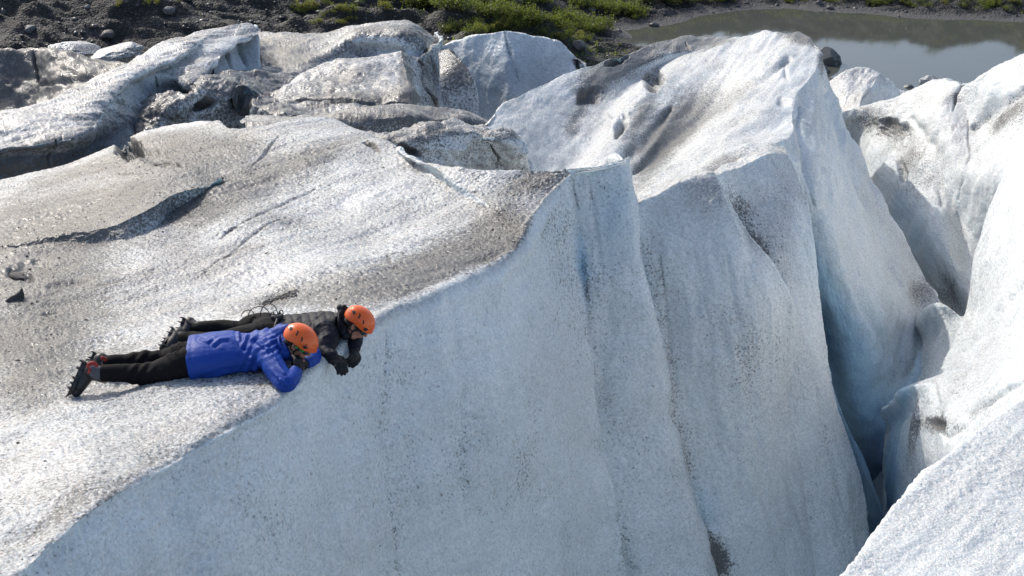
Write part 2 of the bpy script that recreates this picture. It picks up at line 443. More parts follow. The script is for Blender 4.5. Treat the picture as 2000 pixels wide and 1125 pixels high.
CRACKS += [
    ([(520, 795), (608, 730), (684, 675), (764, 618), (864, 580), (964, 535), (1016, 494), (1047, 438), (1088, 378)], 15, .0, -.75, ('main',)),
    ([(160, 571), (200, 560), (240, 546)], 1.40, 0.012, 0.39, ('main',)), ([(415, 515), (455, 495), (500, 476)], 1.40, 0.012, 0.28, ('main',)),
    ([(430, 468), (466, 446)], 1.54, 0.018, 0.39, ('main',)), ([(440, 460), (502, 424), (570, 388), (640, 356)], 1.68, 0.018, 0.22, ('main',)),
    ([(380, 540), (450, 496), (510, 448), (560, 424)], 1.68, 0.018, 0.22, ('main',)), ([(495, 325), (515, 300), (544, 266)], 2.10, 0.030, 0.17, ('main',)),
    ([(755, 486), (758, 505), (764, 522)], 1.40, 0.012, 0.39, ('main',)), 
    ([(285, 312), (320, 326), (358, 326)], 2.10, 0.060, 0.55, ('main',)), ([(-10, 606), (50, 596), (110, 585)], 1.75, 0.018, 0.44, ('main',)),
    ([(0, 480), (80, 486), (130, 480)], 2.10, 0.018, 0.28, ('main',)), ([(180, 350), (230, 338), (280, 340)], 2.10, 0.018, 0.22, ('main',)),
    ([(760, 640), (752, 800), (762, 1000), (780, 1120)], 9, .025, .12, ('main',)), ([(560, 900), (556, 1010), (566, 1120)], 9.00, 0.018, 0.08, ('main',)),
    ([(905, 760), (900, 900), (915, 1060)], 10.00, 0.018, 0.10, ('main',)), ([(1030, 620), (1045, 800), (1062, 1000)], 12.00, 0.018, 0.10, ('main',)),
    ([(1118, 350), (1122, 380), (1130, 410)], 2.10, 0.024, 0.22, ('main',)), ([(1150, 350), (1166, 480), (1178, 560)], 7.00, 0.018, 0.08, ('main',)),
    ([(490, 222), (560, 202), (600, 196), (690, 204), (795, 207)], 2.10, 0.132, 0.50, ('slab',)),
     ([(500, 150), (560, 158), (640, 140)], 2.10, 0.120, 0.39, ('hump',)),
    ([(985, 62), (1000, 110), (1015, 160)], 4.0, .05, .12, ('cone',)), ([(1108, 84), (1122, 112), (1133, 150)], 3.50, 0.180, 0.50, ('cone',)),
    
    ([(1880, 162), (1866, 186), (1862, 214)], 1.75, 0.072, 0.44, ('wall',)), ([(1890, 235), (1892, 300), (1874, 392)], 1.75, 0.048, 0.17, ('wall',)),
    ([(1900, 250), (1950, 205), (2010, 165)], 12.00, 0.090, 0.32, ('wall',)), ([(1780, 230), (1830, 300), (1840, 400)], 14.00, 0.048, 0.08, ('wall',)),
    ([(1240, 335), (1330, 255), (1430, 180), (1540, 115)], 16.00, 0.096, 0.20, ('peak',)), ([(1195, 335), (1260, 275), (1310, 215)], 12.00, 0.072, 0.28, ('peak',)),
    ([(1340, 78), (1352, 96)], 1.40, 0.060, 0.33, ('peak',)), ([(1090, 330), (1150, 280), (1190, 230)], 14.00, 0.072, 0.08, ('peak',)),
    ([(1300, 390), (1400, 330), (1480, 300)], 10.00, 0.036, 0.24, ('peak',)), ([(1560, 210), (1570, 300), (1590, 400)], 7.00, 0.060, 0.04, ('peak',)),
    ([(1620, 180), (1650, 300), (1700, 420), (1760, 560)], 9.00, 0.060, 0.04, ('peak',)), ([(1600, 300), (1640, 430), (1690, 600), (1740, 700)], 12.00, 0.072, 0.06, ('peak',)),
    ([(1530, 120), (1540, 155)], 2.80, 0.036, 0.06, ('peak',)),
    ([(1850, 855), (1900, 806), (2000, 745)], 8.00, 0.060, 0.20, ('spur',)), ([(1880, 690), (1950, 630), (2010, 540)], 9.00, 0.048, 0.08, ('spur',)),
    ([(1820, 740), (1830, 800), (1850, 860)], 8.00, 0.030, 0.16, ('spur',)),
    ([(66, 104), (68, 130), (70, 160)], 2.80, 0.180, 0.44, ('farice',)), ([(70, 170), (160, 150), (240, 130)], 2.80, 0.120, 0.28, ('farice',)),
    ([(120, 270), (100, 300), (98, 325)], 2.80, 0.060, 0.17, ('ridge',)), ([(300, 150), (312, 180), (306, 215)], 2.80, 0.120, 0.17, ('ridge',)),
    ([(435, 66), (440, 100), (455, 140)], 2.80, 0.180, 0.06, ('block',)), ([(465, 60), (470, 100), (482, 130)], 2.80, 0.180, 0.06, ('block',)),
    ([(820, 110), (830, 160), (850, 215)], 2.80, 0.150, 0.33, ('slab',)), ([(842, 110), (852, 160), (866, 215)], 2.45, 0.150, 0.22, ('slab',)),
    ([(1290, 500), (1310, 700), (1350, 900), (1390, 1060)], 7.00, 0.030, 0.12, ('fin',)), ([(1420, 500), (1450, 700), (1500, 950)], 10.00, 0.024, 0.06, ('fin',)),
    ([(1600, 760), (1622, 880), (1650, 1000)], 7.00, 0.030, 0.08, ('rib',)),
    ([(640, 262), (680, 268), (715, 270)], 2.80, 0.048, 0.28, ('lobe',)), ([(960, 290), (975, 310), (968, 330)], 2.10, 0.090, 0.33, ('lobe',)),
]

# ---------------------------------------------------------------- 1 the long block the two people lie on, with its cliff
crest = row((-300, 1400, 4.6), (20, 1125, 6.3), (180, 985, 7.1), (340, 890, 7.9), (430, 835, 8.3), (520, 788, 8.8), (604, 722, 9.35),
            (680, 668, 9.9), (760, 610, 10.5), (860, 572, 11.0), (960, 525, 11.6), (1010, 485, 12.0), (1040, 430, 12.5),
            (1080, 372, 13.2), (1112, 345, 13.5), (1114, 342, 13.6), (1160, 336, 13.58), (1217, 322, 13.6), (1195, 318, 14.3))
back = row((-400, 590, -5.4), (-150, 520, -5.4), (0, 487, -5.4), (120, 473, -5.4), (240, 467, -5.35), (300, 447, -5.3), (330, 417, -5.3),
           (372, 393, -5.25), (412, 364, -5.2), (500, 330, -5.2), (600, 303, -5.15), (735, 281, -5.1), (806, 311, -4.95), (900, 333, -4.85),
           (1050, 338, -4.8), (1080, 340, -4.8), (1150, 330, -4.75), (1214, 319, -4.72), (1192, 317, 14.6))
s1top = row((-400, 584, -5.4), (-150, 514, -5.4), (0, 482, -5.4), (120, 458, 13.34), (205, 441, 13.36), (287, 408, 13.48), (345, 379, 13.92),
            (384, 366, 14.14), (414, 361, -5.18), (500, 327, -5.2), (600, 300, -5.15), (733, 278, -5.1))
s1top += [back[12] + np.array((0, .35, -.2)), back[13] + np.array((0, .4, -.25)), back[14] + np.array((0, .4, -.3)), back[15] + np.array((0, .4, -.3)),
          back[16] + np.array((0, .4, -.4)), back[17] + np.array((-.02, .4, -.4)), back[18] + np.array((0, .3, -.5))]
farr = row((-400, 430, -6.2), (-200, 392, -6.2), (0, 350, -6.3), (60, 337, -6.3), (130, 322, -6.3), (200, 297, -6.2), (270, 262, -6.0),
           (330, 246, -5.9), (408, 233, -5.7), (452, 253, -5.5), (510, 242, -5.4), (640, 229, -5.5))
farr += [back[12] + np.array((-.1, .8, -1.0)), back[13] + np.array((0, .8, -1.)), back[14] + np.array((0, .8, -1.)), back[15] + np.array((0, .8, -1.)),
         back[16] + np.array((0, .8, -1.2)), back[17] + np.array((-.05, .8, -1.2)), back[18] + np.array((0, .6, -1.3))]
drop = shift(farr, (0, 1.0, -1.6))
t1 = lerp_row(crest, back, 0.22, (0, 0, -0.03)); t2 = lerp_row(crest, back, 0.5, (0, 0, -0.10)); t3 = lerp_row(crest, back, 0.8, (0, 0, -0.04))
for r, dz in ((t1, .07), (t2, .13), (t3, .08)):
    for k in range(12, 19): r[k][2] += dz
    r[11][2] += dz * .6; r[10][2] += dz * .3
ms = lerp_row(s1top, farr, 0.4, (0, 0, 0.04)); ms2 = lerp_row(s1top, farr, 0.75, (0, 0, 0.0))
fb = []
for k in range(14):
    c = crest[k]
    tgt = {0: (-250, 1700, 4.2), 1: (60, 1500, 5.6), 2: (210, 1400, 6.4), 3: (370, 1320, 7.2), 4: (470, 1300, 7.6), 5: (560, 1300, 8.0), 6: (650, 1300, 8.5),
           7: (728, 1300, 9.0), 8: (805, 1300, 9.45), 9: (905, 1300, 9.9), 10: (1005, 1300, 10.4), 11: (1075, 1300, 10.8), 12: (1130, 1300, 11.2), 13: (1190, 1300, 11.6)}[k]
    fb.append(P(*tgt))
rt = {14: [(1112, 345, 13.5), (1128, 470, 13.3), (1143, 600, 13.05), (1176, 850, 12.6), (1222, 1110, 12.1), (1250, 1300, 11.8)],
      15: [(1114, 342, 13.6), (1131, 470, 13.45), (1141, 600, 13.25), (1173, 850, 12.78), (1217, 1110, 12.25), (1245, 1300, 12.1)],
      16: [(1160, 336, 13.62), (1190, 470, 13.4), (1200, 600, 13.25), (1245, 850, 12.8), (1300, 1110, 12.25), (1330, 1300, 11.9)],
      17: [(1217, 322, 13.6), (1243, 470, 13.45), (1265, 600, 13.3), (1312, 850, 12.9), (1378, 1110, 12.35), (1420, 1300, 12.0)],
      18: [(1195, 318, 14.3), (1215, 470, 14.3), (1235, 600, 14.2), (1280, 850, 14.0), (1340, 1110, 13.8), (1380, 1300, 13.6)]}
fr = []
for i, t in enumerate((0.06, 0.16, 0.30, 0.55, 0.85, 1.0)):
    bulge = (0.05, 0.08, 0.09, 0.10, 0.05, 0)[i]
    r = [crest[k] * (1 - t) + fb[k] * t + np.array((-0.3 * bulge, -bulge, bulge * .3)) for k in range(14)]
    if i == 0:
        r += [P(*rt[k][0]) * 0.6 + P(*rt[k][1]) * 0.4 for k in range(14, 19)]
    else:
        r += [P(*rt[k][i]) for k in range(14, 19)]
    fr.append(r)
t0 = lerp_row(crest, back, 0.035, (0, 0, 0.012))
fr.insert(0, [c * 0.982 + f * 0.018 + np.array((0.015, -0.02, 0.01)) for c, f in zip(crest, fb)] + [c * .93 + P(*rt[k][1]) * .07 for k, c in zip(range(14, 19), crest[14:])])
MAIN_ctrl = [drop, farr, ms2, ms, s1top, back, t3, t2, t1, t0, crest] + fr
MAIN_ctrl = [[r[0] + np.array((-3.0, 0.2, -0.5))] + r for r in MAIN_ctrl]
_, MAING = sheet('main', MAIN_ctrl, 660, 1040, sr=(1, 4, 5), scol=(15, 16), amp=0.55, streak=(0.75, 0.66, 0.02), streak_amp=0.045,
                 base_dirt=0.15, key='main', streak_f=(0.35, 2.2), rough=0.9, fine=1.0)

# ---------------------------------------------------------------- 2 fin beside it, 3 rib behind the fin
cC = row((1215, 440, 13.9), (1240, 402, 14.1), (1310, 366, 14.2), (1370, 344, 14.3), (1392, 338, 14.4), (1392, 342, 15.1))
finc = [shift(cC, (-.1, 1.2, -1.2)), shift(cC, (-.05, .45, -.12)), cC,
        row((1225, 500, 13.8), (1252, 470, 13.95), (1330, 440, 13.95), (1400, 405, 14.0), (1428, 400, 14.15), (1424, 400, 14.9)),
        row((1240, 640, 13.5), (1290, 620, 13.7), (1375, 600, 13.6), (1465, 560, 13.7), (1540, 572, 14.0), (1530, 580, 14.8)),
        row((1275, 800, 13.1), (1340, 800, 13.35), (1430, 800, 13.35), (1515, 800, 13.6), (1600, 800, 14.6), (1600, 800, 15.2)),
        row((1320, 1000, 12.7), (1400, 1000, 12.95), (1480, 1000, 13.0), (1565, 1000, 13.4), (1660, 1000, 14.4), (1660, 1000, 15)),
        row((1380, 1300, 12.2), (1450, 1300, 12.5), (1530, 1300, 12.6), (1610, 1300, 12.8), (1700, 1300, 14.), (1700, 1300, 14.6))]
sheet('fin', finc, 420, 260, sr=(2,), scol=(4,), amp=0.55, streak=(0.22, -0.1, -1), streak_amp=0.05, base_dirt=0.14, streak_f=(0.4, 3.0))
ribc = [row((1380, 335, 15.6), (1440, 312, 16.2), (1495, 285, 17.0), (1530, 285, 17.6), (1530, 290, 18.2)),
        row((1388, 346, 14.75), (1440, 327, 15.25), (1500, 300, 15.9), (1538, 300, 16.3), (1536, 300, 17.2)),
        row((1418, 400, 14.75), (1468, 385, 15.1), (1528, 360, 15.6), (1566, 370, 15.9), (1560, 370, 17.0)),
        row((1450, 470, 14.6), (1500, 460, 14.75), (1550, 455, 15.0), (1586, 470, 15.35), (1578, 470, 16.4)),
        row((1505, 580, 14.2), (1540, 590, 14.3), (1572, 600, 14.5), (1601, 600, 14.85), (1592, 600, 15.9)),
        row((1500, 720, 13.95), (1550, 720, 14.0), (1592, 720, 14.15), (1618, 720, 14.45), (1606, 720, 15.5)),
        row((1500, 880, 13.7), (1560, 880, 13.7), (1622, 880, 13.8), (1667, 880, 14.1), (1652, 880, 15.1)),
        row((1500, 1070, 13.4), (1570, 1070, 13.35), (1652, 1070, 13.4), (1704, 1062, 13.7), (1688, 1070, 14.7)),
        row((1500, 1300, 13.1), (1590, 1300, 13.0), (1690, 1300, 13.0), (1745, 1300, 13.2), (1730, 1300, 14.3))]
sheet('rib', ribc, 400, 220, sr=(1,), scol=(3,), amp=0.5, streak=(0.2, -0.1, -1), streak_amp=0.045, base_dirt=0.15, streak_f=(0.4, 3.0))
slv = [row((1590, 640, 15.6), (1612, 680, 15.4), (1600, 680, 16.2)),
       row((1600, 760, 15.1), (1632, 770, 14.9), (1620, 770, 15.8)),
       row((1640, 880, 14.8), (1682, 890, 14.6), (1665, 890, 15.6)),
       row((1690, 1000, 14.5), (1728, 1010, 14.3), (1708, 1010, 15.4)),
       row((1720, 1200, 14.2), (1780, 1200, 14.0), (1760, 1200, 15.0))]
sheet('sliver', slv, 200, 60, scol=(1,), amp=0.3, base_dirt=0.05, base_blue=0.55)

# ---------------------------------------------------------------- 4 the high peak: sunlit left slope, crest, shaded right face
pc = row((1600, 92, -6.0), (1600, 124, -6.0), (1553, 190, -5.9), (1546, 264, -5.8), (1502, 288, -5.6), (1440, 328, -5.4), (1385, 352, -5.3))
peakc = [row((1440, 85, 34), (1400, 90, 33), (1300, 120, 31), (1200, 150, 29), (1110, 190, 27), (1030, 225, 25), (980, 260, 23)),
         row((1420, 74, -6.9), (1345, 70, -6.8), (1240, 102, -6.8), (1140, 131, -6.7), (1060, 163, -6.6), (995, 197, -6.5), (946, 238, -6.4)),
         row((1430, 82, -6.8), (1350, 92, -6.8), (1240, 128, -6.9), (1150, 170, -6.8), (1080, 210, -6.8), (1030, 255, -6.7), (985, 300, -6.6)),
         row((1440, 80, -6.6), (1360, 102, -6.85), (1255, 150, -7.08), (1180, 212, -7.03), (1130, 270, -7.04), (1080, 330, -7.02), (1050, 380, -7.0)),
         row((1490, 60, -6.2), (1405, 84, -6.5), (1300, 148, -6.6), (1235, 215, -6.55), (1190, 275, -6.5), (1150, 330, -6.5), (1120, 385, -6.5)),
         row((1530, 62, -6.1), (1450, 110, -6.35), (1370, 185, -6.65), (1310, 250, -6.7), (1260, 310, -6.6), (1215, 360, -6.5), (1190, 410, -6.4)),
         row((1570, 66, -6.05), (1530, 110, -6.0), (1465, 185, -6.0), (1420, 250, -5.95), (1370, 310, -5.9), (1300, 360, -5.9), (1250, 410, -5.8)),
         pc,
         row((1646, 230, 22.6), (1632, 240, 21.7), (1607, 290, 19.3), (1592, 350, 17.6), (1560, 380, 17.3), (1530, 420, 17.2), (1480, 450, 17.0)),
         row((1722, 382, 21.4), (1702, 400, 20.6), (1665, 430, 18.7), (1640, 470, 17.4), (1602, 500, 17.2), (1570, 520, 17.2), (1540, 540, 17.0)),
         row((1795, 528, 20.0), (1770, 550, 19.4), (1730, 590, 18.0), (1690, 620, 17.1), (1640, 640, 17.0), (1600, 650, 17.0), (1570, 650, 17.0)),
         row((1852, 618, 18.4), (1822, 690, 18.0), (1775, 745, 17.2), (1722, 770, 16.7), (1670, 780, 16.6), (1630, 780, 16.8), (1600, 780, 16.8)),
         row((1868, 730, 17.8), (1830, 800, 17.4), (1780, 860, 16.8), (1722, 930, 16.4), (1680, 930, 16.4), (1650, 930, 16.6), (1620, 930, 16.6)),
         row((1890, 1150, 17.2), (1850, 1200, 16.8), (1790, 1200, 16.3), (1730, 1200, 16.0), (1690, 1200, 15.6), (1650, 1200, 16), (1620, 1200, 16.2))]
# a hidden first column that turns away behind the right silhouette
for r in peakc[8:]:
    pass
pk = []
for i, r in enumerate(peakc):
    w = r[0] + (np.array((0.10, 1.6, -0.9)) if i >= 7 else np.array((0.6, 1.2, -1.0)))
    pk.append([w] + r)
sheet('peak', pk, 640, 420, sr=(1, 7), scol=(1,), amp=0.6, streak=(-0.35, -0.9, -0.15), streak_amp=0.07, base_dirt=0.06, key='peak', crust=0.5, streak_f=(0.3, 2.2))

def row_scale(r, k):
    c = np.array((0, 0, CAMZ)); return [c + (p - c) * k for p in r]


# ---------------------------------------------------------------- 5 right wall, spur and the nearest slope
wallc = [row((1600, 250, -9), (1655, 235, -9), (1740, 215, -9), (1835, 185, -8.6), (1890, 185, -8.4), (1945, 160, -8), (2010, 130, -7.6), (2200, 80, -7)),
         row((1600, 235, -7.5), (1655, 214, -7.4), (1740, 193, -7.0), (1835, 155, -6.4), (1893, 163, -6.2), (1945, 132, -5.8), (2010, 97, -5.4), (2200, 30, -5)),
         row((1640, 290, -8.2), (1700, 270, -7.7), (1780, 262, -7.2), (1850, 245, -6.75), (1905, 250, -6.7), (1970, 232, -6.2), (2040, 200, -5.8), (2200, 160, -5)),
         row((1680, 370, -8.2), (1740, 360, -7.8), (1800, 350, -7.5), (1860, 345, -7.25), (1910, 350, -7.0), (1960, 340, -6.7), (2050, 300, -6.2), (2200, 260, -5.5)),
         row((1760, 500, -8.6), (1810, 500, -8.15), (1850, 480, -7.85), (1885, 460, -7.9), (1925, 440, -7.6), (1980, 400, -7.1), (2050, 370, -6.6), (2200, 340, -6)),
         row((1850, 640, -9.3), (1872, 640, -9), (1893, 622, -8.7), (1912, 580, -8.3), (1950, 520, -8.3), (2000, 480, -7.8), (2100, 440, -7), (2200, 420, -6.5))]
wallc = [row_scale(r, 1.10) for r in wallc]
wallc = [r + [r[-1] + np.array((2.6, 0.5, -0.3))] for r in wallc]
sheet('wall', wallc, 340, 340, sr=(1,), amp=0.8, streak=(-0.3, -0.6, -0.6), streak_amp=0.07, base_dirt=0.04, streak_f=(0.3, 2.6), crust=0.4)
spurc = [row((1840, 640, -10), (1890, 640, -10), (1915, 560, -9.5), (1955, 450, -9), (2010, 300, -8), (2200, 150, -7)),
         row((1835, 592, -7.9), (1888, 614, -7.8), (1908, 520, -7.2), (1948, 400, -6.6), (2015, 240, -5.9), (2200, 60, -5)),
         row((1868, 632, -7.75), (1905, 640, -7.4), (1945, 580, -6.9), (1985, 500, -6.4), (2060, 360, -5.7), (2200, 250, -5)),
         row((1862, 690, -7.75), (1905, 690, -7.15), (1955, 650, -6.8), (2010, 570, -6.3), (2080, 480, -5.6), (2200, 400, -5)),
         row((1845, 728, -7.4), (1890, 716, -7.05), (1945, 690, -6.6), (2010, 640, -6.0), (2080, 560, -5.4), (2200, 480, -4.9)),
         row((1787, 750, -7.25), (1838, 738, -6.95), (1900, 735, -6.6), (1975, 700, -5.9), (2060, 620, -5.3), (2200, 540, -4.8)),
         row((1775, 812, -7.9), (1816, 800, -7.15), (1880, 800, -6.6), (1960, 770, -5.9), (2060, 700, -5.3), (2200, 640, -4.7)),
         row((1748, 880, -8.6), (1802, 880, -7.55), (1860, 880, -6.7), (1950, 850, -6), (2060, 800, -5.3), (2200, 760, -4.8)),
         row((1735, 1030, -10), (1800, 1000, -8.4), (1870, 1000, -7.4), (1960, 960, -6.6), (2060, 920, -6), (2200, 900, -5.6)),
         row((1725, 1250, -11.5), (1800, 1250, -10.5), (1880, 1200, -9.5), (1960, 1200, -8.6), (2060, 1200, -8), (2200, 1200, -7.5))]
spurc = [[r[0] + np.array((0.15, 1.6, -1.2)) + (0 if i < 6 else (i - 5) / 4) * np.array((0.45, .2, 0.4))] + r for i, r in enumerate(spurc)]
spurc = [r + [r[-1] + np.array((2.4, 0.4, -0.3))] for r in spurc]
sheet('spur', spurc, 460, 380, sr=(), scol=(), amp=0.45, streak=(-0.5, -0.8, -0.3), streak_amp=0.04, base_dirt=0.02, streak_f=(0.3, 2.4), crust=0.5)
nc_ = row((1560, 1230, 5.4), (1648, 1128, 5.9), (1700, 1056, 6.3), (1733, 1014, 6.55), (1788, 955, 6.9), (1836, 908, 7.2), (1905, 850, 7.6), (2015, 772, 8.1), (2250, 600, 9.5))
nearc = [shift(nc_, (0.25, 1.0, -1.8)), shift(nc_, (0.05, 0.3, -0.35)), nc_, shift(nc_, (0.12, -0.18, 0.02)), shift(nc_, (0.5, -.7, 0.08)), shift(nc_, (1.2, -1.6, 0.12)), shift(nc_, (2.4, -3.0, 0.1))]
sheet('near', nearc, 420, 560, sr=(2,), amp=0.4, mat=ICE_NEAR, base_dirt=0.0, rough=0.7, fine=0.8, crust=0.34, streak=(0.6, 0.7, 0), streak_amp=0.02)

# ---------------------------------------------------------------- 6 middle distance
lobec = [row((560, 260, -7), (640, 262, -7), (740, 275, -7), (820, 262, -7), (880, 255, -7), (950, 275, -7), (985, 300, -7.4), (1000, 350, -8)),
         row((560, 250, -5.9), (640, 248, -5.9), (722, 263, -5.8), (800, 250, -5.75), (878, 239, -5.7), (948, 254, -5.75), (1000, 262, -5.8), (1002, 264, -6.2)),
         row((560, 280, -5.9), (640, 280, -5.8), (730, 280, -5.7), (800, 272, -5.6), (870, 262, -5.6), (940, 270, -5.7), (1010, 290, -6.0), (1008, 290, -6.6)),
         row((560, 320, -6.0), (640, 320, -5.9), (740, 320, -5.8), (820, 320, -5.9), (890, 318, -6.0), (950, 320, -6.2), (1020, 325, -6.5), (1018, 325, -7.2)),
         row((560, 420, -7), (640, 420, -7), (740, 420, -7), (840, 420, -7.2), (920, 420, -7.4), (980, 420, -7.6), (1050, 420, -8), (1045, 420, -9))]
sheet('lobe', lobec, 240, 320, sr=(1,), amp=1.0, streak=(0.8, -0.5, -0.6), streak_amp=0.14, base_dirt=0.36, streak_f=(0.5, 3.2), rough=1.8)
moundc = [row((480, 240, -8.4), (560, 240, -8.4), (640, 235, -8.4), (720, 230, -8.4), (800, 230, -8.4), (850, 235, -8.4), (930, 240, -8.4), (985, 270, -8.6)),
          row((480, 236, -6.7), (560, 232, -6.6), (640, 224, -6.45), (720, 210, -6.4), (800, 209, -6.4), (838, 219, -6.45), (920, 226, -6.6), (980, 248, -6.8)),
          row((480, 255, -6.5), (560, 250, -6.5), (640, 245, -6.4), (720, 238, -6.3), (800, 236, -6.3), (845, 240, -6.4), (920, 240, -6.5), (990, 262, -6.7)),
          row((480, 300, -6.8), (560, 300, -6.8), (640, 300, -6.8), (720, 300, -6.8), (800, 290, -6.8), (850, 290, -6.8), (920, 290, -6.8), (1000, 300, -7))]
sheet('mound', moundc, 140, 260, sr=(1,), amp=1.2, streak=(0.9, -0.4, 0), streak_amp=0.1, base_dirt=0.42, streak_f=(0.5, 3.2))

slabc = [row((500, 200, -9), (560, 190, -9), (630, 160, -9), (710, 140, -9), (780, 120, -9), (820, 120, -9), (850, 110, -9), (850, 100, -9)),
         row((470, 232, -7.5), (540, 178, -7.3), (620, 133, -7.1), (705, 114, -6.95), (785, 97, -6.85), (815, 112, -7.3), (848, 92, -7.5), (862, 78, -7.6)),
         row((470, 240, -7.3), (545, 205, -7.2), (630, 165, -7.1), (712, 150, -6.98), (794, 140, -6.95), (826, 150, -7.6), (852, 150, -8.0), (863, 150, -8.6)),
         row((480, 246, -7.2), (560, 222, -7.15), (640, 202, -7.1), (720, 200, -7.05), (804, 200, -7.0), (838, 205, -7.9), (862, 205, -8.3), (877, 205, -8.9)),
         row((480, 260, -7.2), (560, 250, -7.2), (640, 240, -7.2), (720, 235, -7.2), (812, 235, -7.3), (850, 240, -8.3), (880, 240, -8.8), (896, 240, -9.4))]
slabc = [r + [r[-1] + np.array((-.2, 1.5, -.2))] for r in slabc]
sheet('slab', slabc, 200, 380, sr=(1,), scol=(4, 7), amp=1.1, streak=(0.1, 0.1, -1), streak_amp=0.07, base_dirt=0.26, streak_f=(0.4, 2.2), mat=ICE_FAR)
humpc = [row((490, 90, -10), (560, 90, -10), (640, 90, -10), (700, 80, -10), (750, 70, -10), (800, 70, -10), (850, 80, -10)),
         row((490, 68, -8.2), (560, 68, -8.0), (640, 65, -7.8), (690, 49, -7.5), (745, 38, -7.3), (795, 43, -7.3), (862, 84, -7.9)),
         row((480, 110, -7.9), (560, 100, -7.8), (640, 88, -7.6), (700, 70, -7.3), (750, 66, -7.2), (800, 68, -7.2), (866, 100, -8.0)),
         row((470, 160, -7.8), (560, 140, -7.7), (640, 110, -7.6), (700, 92, -7.5), (750, 84, -7.36), (800, 92, -7.42), (868, 130, -8.2)),
         row((470, 240, -7.8), (560, 220, -7.8), (640, 160, -8.1), (700, 140, -7.9), (750, 130, -7.8), (810, 140, -7.9), (875, 180, -8.5))]
humpc = [r + [r[-1] + np.array((-.1, 1.5, -.2))] for r in humpc]
sheet('hump', humpc, 200, 320, sr=(1,), scol=(6,), amp=1.3, streak=(0.6, 0.6, 0), streak_amp=0.06, base_dirt=0.3, streak_f=(0.4, 2.2), mat=ICE_FAR)
platec = [row((855, 100, 27.5), (870, 94, 27.5), (886, 100, 27.2), (890, 100, 28.3)),
          row((858, 130, 27), (880, 120, 27.), (908, 128, 26.9), (905, 128, 28)),
          row((860, 170, 26.5), (890, 160, 26.6), (927, 165, 26.5), (922, 165, 27.6)),
          row((870, 230, 26), (900, 230, 26.2), (938, 232, 26.1), (930, 232, 27.2)),
          row((870, 300, 25.6), (900, 300, 25.8), (950, 300, 25.8), (940, 300, 26.9))]
sheet('plate', platec, 120, 70, scol=(2,), amp=0.6, base_dirt=0.42, mat=ICE_FAR)
conec = [row((830, 120, 34), (880, 100, 34), (940, 90, 34), (985, 80, 34), (1030, 90, 34), (1080, 100, 34), (1150, 140, 33)),
         row((830, 98, 31), (880, 84, 31), (940, 68, 30.6), (985, 58, 30.4), (1030, 69, 30.5), (1085, 79, 30.4), (1142, 126, 30)),
         row((830, 130, 30.9), (885, 110, 30.8), (945, 95, 30.4), (992, 90, 30.1), (1045, 100, 30.3), (1100, 110, 30.2), (1150, 135, 29.9)),
         row((840, 180, 30.4), (895, 165, 30.3), (955, 150, 29.9), (1000, 150, 29.6), (1060, 150, 30.0), (1110, 160, 29.8), (1160, 170, 29.6)),
         row((850, 280, 29.8), (905, 280, 29.6), (970, 280, 29.2), (1010, 280, 28.9), (1070, 280, 29.4), (1130, 280, 29.3), (1180, 280, 29.0))]
sheet('cone', conec, 180, 240, sr=(1,), amp=1.0, base_dirt=0.02, crust=0.2, streak=(0.1, 0.1, -1), streak_amp=0.08, streak_f=(0.3, 1.2), mat=ICE_FAR)

# ---------------------------------------------------------------- 7 long ridge at the left, the broken trough behind it, far ice
ridc = [row((-60, 260, -9), (0, 250, -9), (60, 240, -9), (150, 200, -9), (215, 170, -9), (280, 140, -9), (350, 100, -9), (420, 85, -9), (480, 75, -9), (500, 80, -9)),
        row((-60, 238, -6.9), (0, 222, -6.9), (62, 206, -6.9), (150, 170, -6.9), (215, 140, -6.9), (280, 108, -6.9), (350, 74, -6.9), (420, 58, -6.9), (480, 47, -6.9), (502, 54, -7.0)),
        row((-60, 280, -6.7), (0, 262, -6.7), (70, 240, -6.7), (155, 205, -6.7), (222, 165, -6.75), (290, 130, -6.8), (365, 100, -6.8), (416, 66, -6.85), (480, 56, -6.9), (505, 66, -7.0)),
        row((-60, 325, -6.7), (0, 296, -6.7), (85, 285, -6.7), (165, 262, -6.75), (200, 225, -6.8), (240, 172, -6.9), (292, 145, -7.0), (345, 150, -7.05), (378, 168, -7.1), (416, 120, -7.2)),
        row((-60, 345, -7.0), (0, 322, -7.0), (90, 306, -7.0), (175, 285, -7.1), (245, 250, -7.25), (280, 205, -7.3), (315, 195, -7.45), (350, 190, -7.5), (385, 185, -7.4), (425, 145, -7.7)),
        row((-60, 420, -7.6), (0, 400, -7.6), (100, 380, -7.6), (190, 350, -7.7), (265, 310, -7.8), (300, 255, -7.8), (330, 240, -7.7), (360, 230, -7.6), (400, 215, -7.6), (440, 190, -7.9))]
ridc = [[r[0] + np.array((-3.0, -0.4, -0.5))] + r for r in ridc]
sheet('ridge', ridc, 220, 520, sr=(1, 3), amp=1.1, streak=(0.8, 0.6, 0), streak_amp=0.09, base_dirt=0.22, streak_f=(0.4, 2.6), mat=ICE_FAR)
blkc = [row((412, 64, -7.0), (440, 60, -7.0), (470, 55, -7.0), (498, 53, -7.0), (500, 53, -7.9)),
        row((415, 68, 28.2), (442, 64, 28.5), (472, 60, 28.7), (503, 60, 28.8), (500, 60, 30)),
        row((416, 100, 27.9), (446, 100, 28.0), (475, 95, 28.4), (506, 90, 28.5), (502, 90, 29.6)),
        row((420, 145, 27.3), (452, 142, 27.6), (482, 135, 28.0), (508, 120, 28.2), (504, 120, 29.4)),
        row((420, 190, 27.0), (455, 190, 27.2), (486, 190, 27.6), (510, 180, 27.8), (506, 180, 29.2))]
sheet('block', blkc, 110, 90, scol=(3,), amp=0.9, base_dirt=0.0, base_blue=0.05, crust=0.2, mat=ICE_FAR)
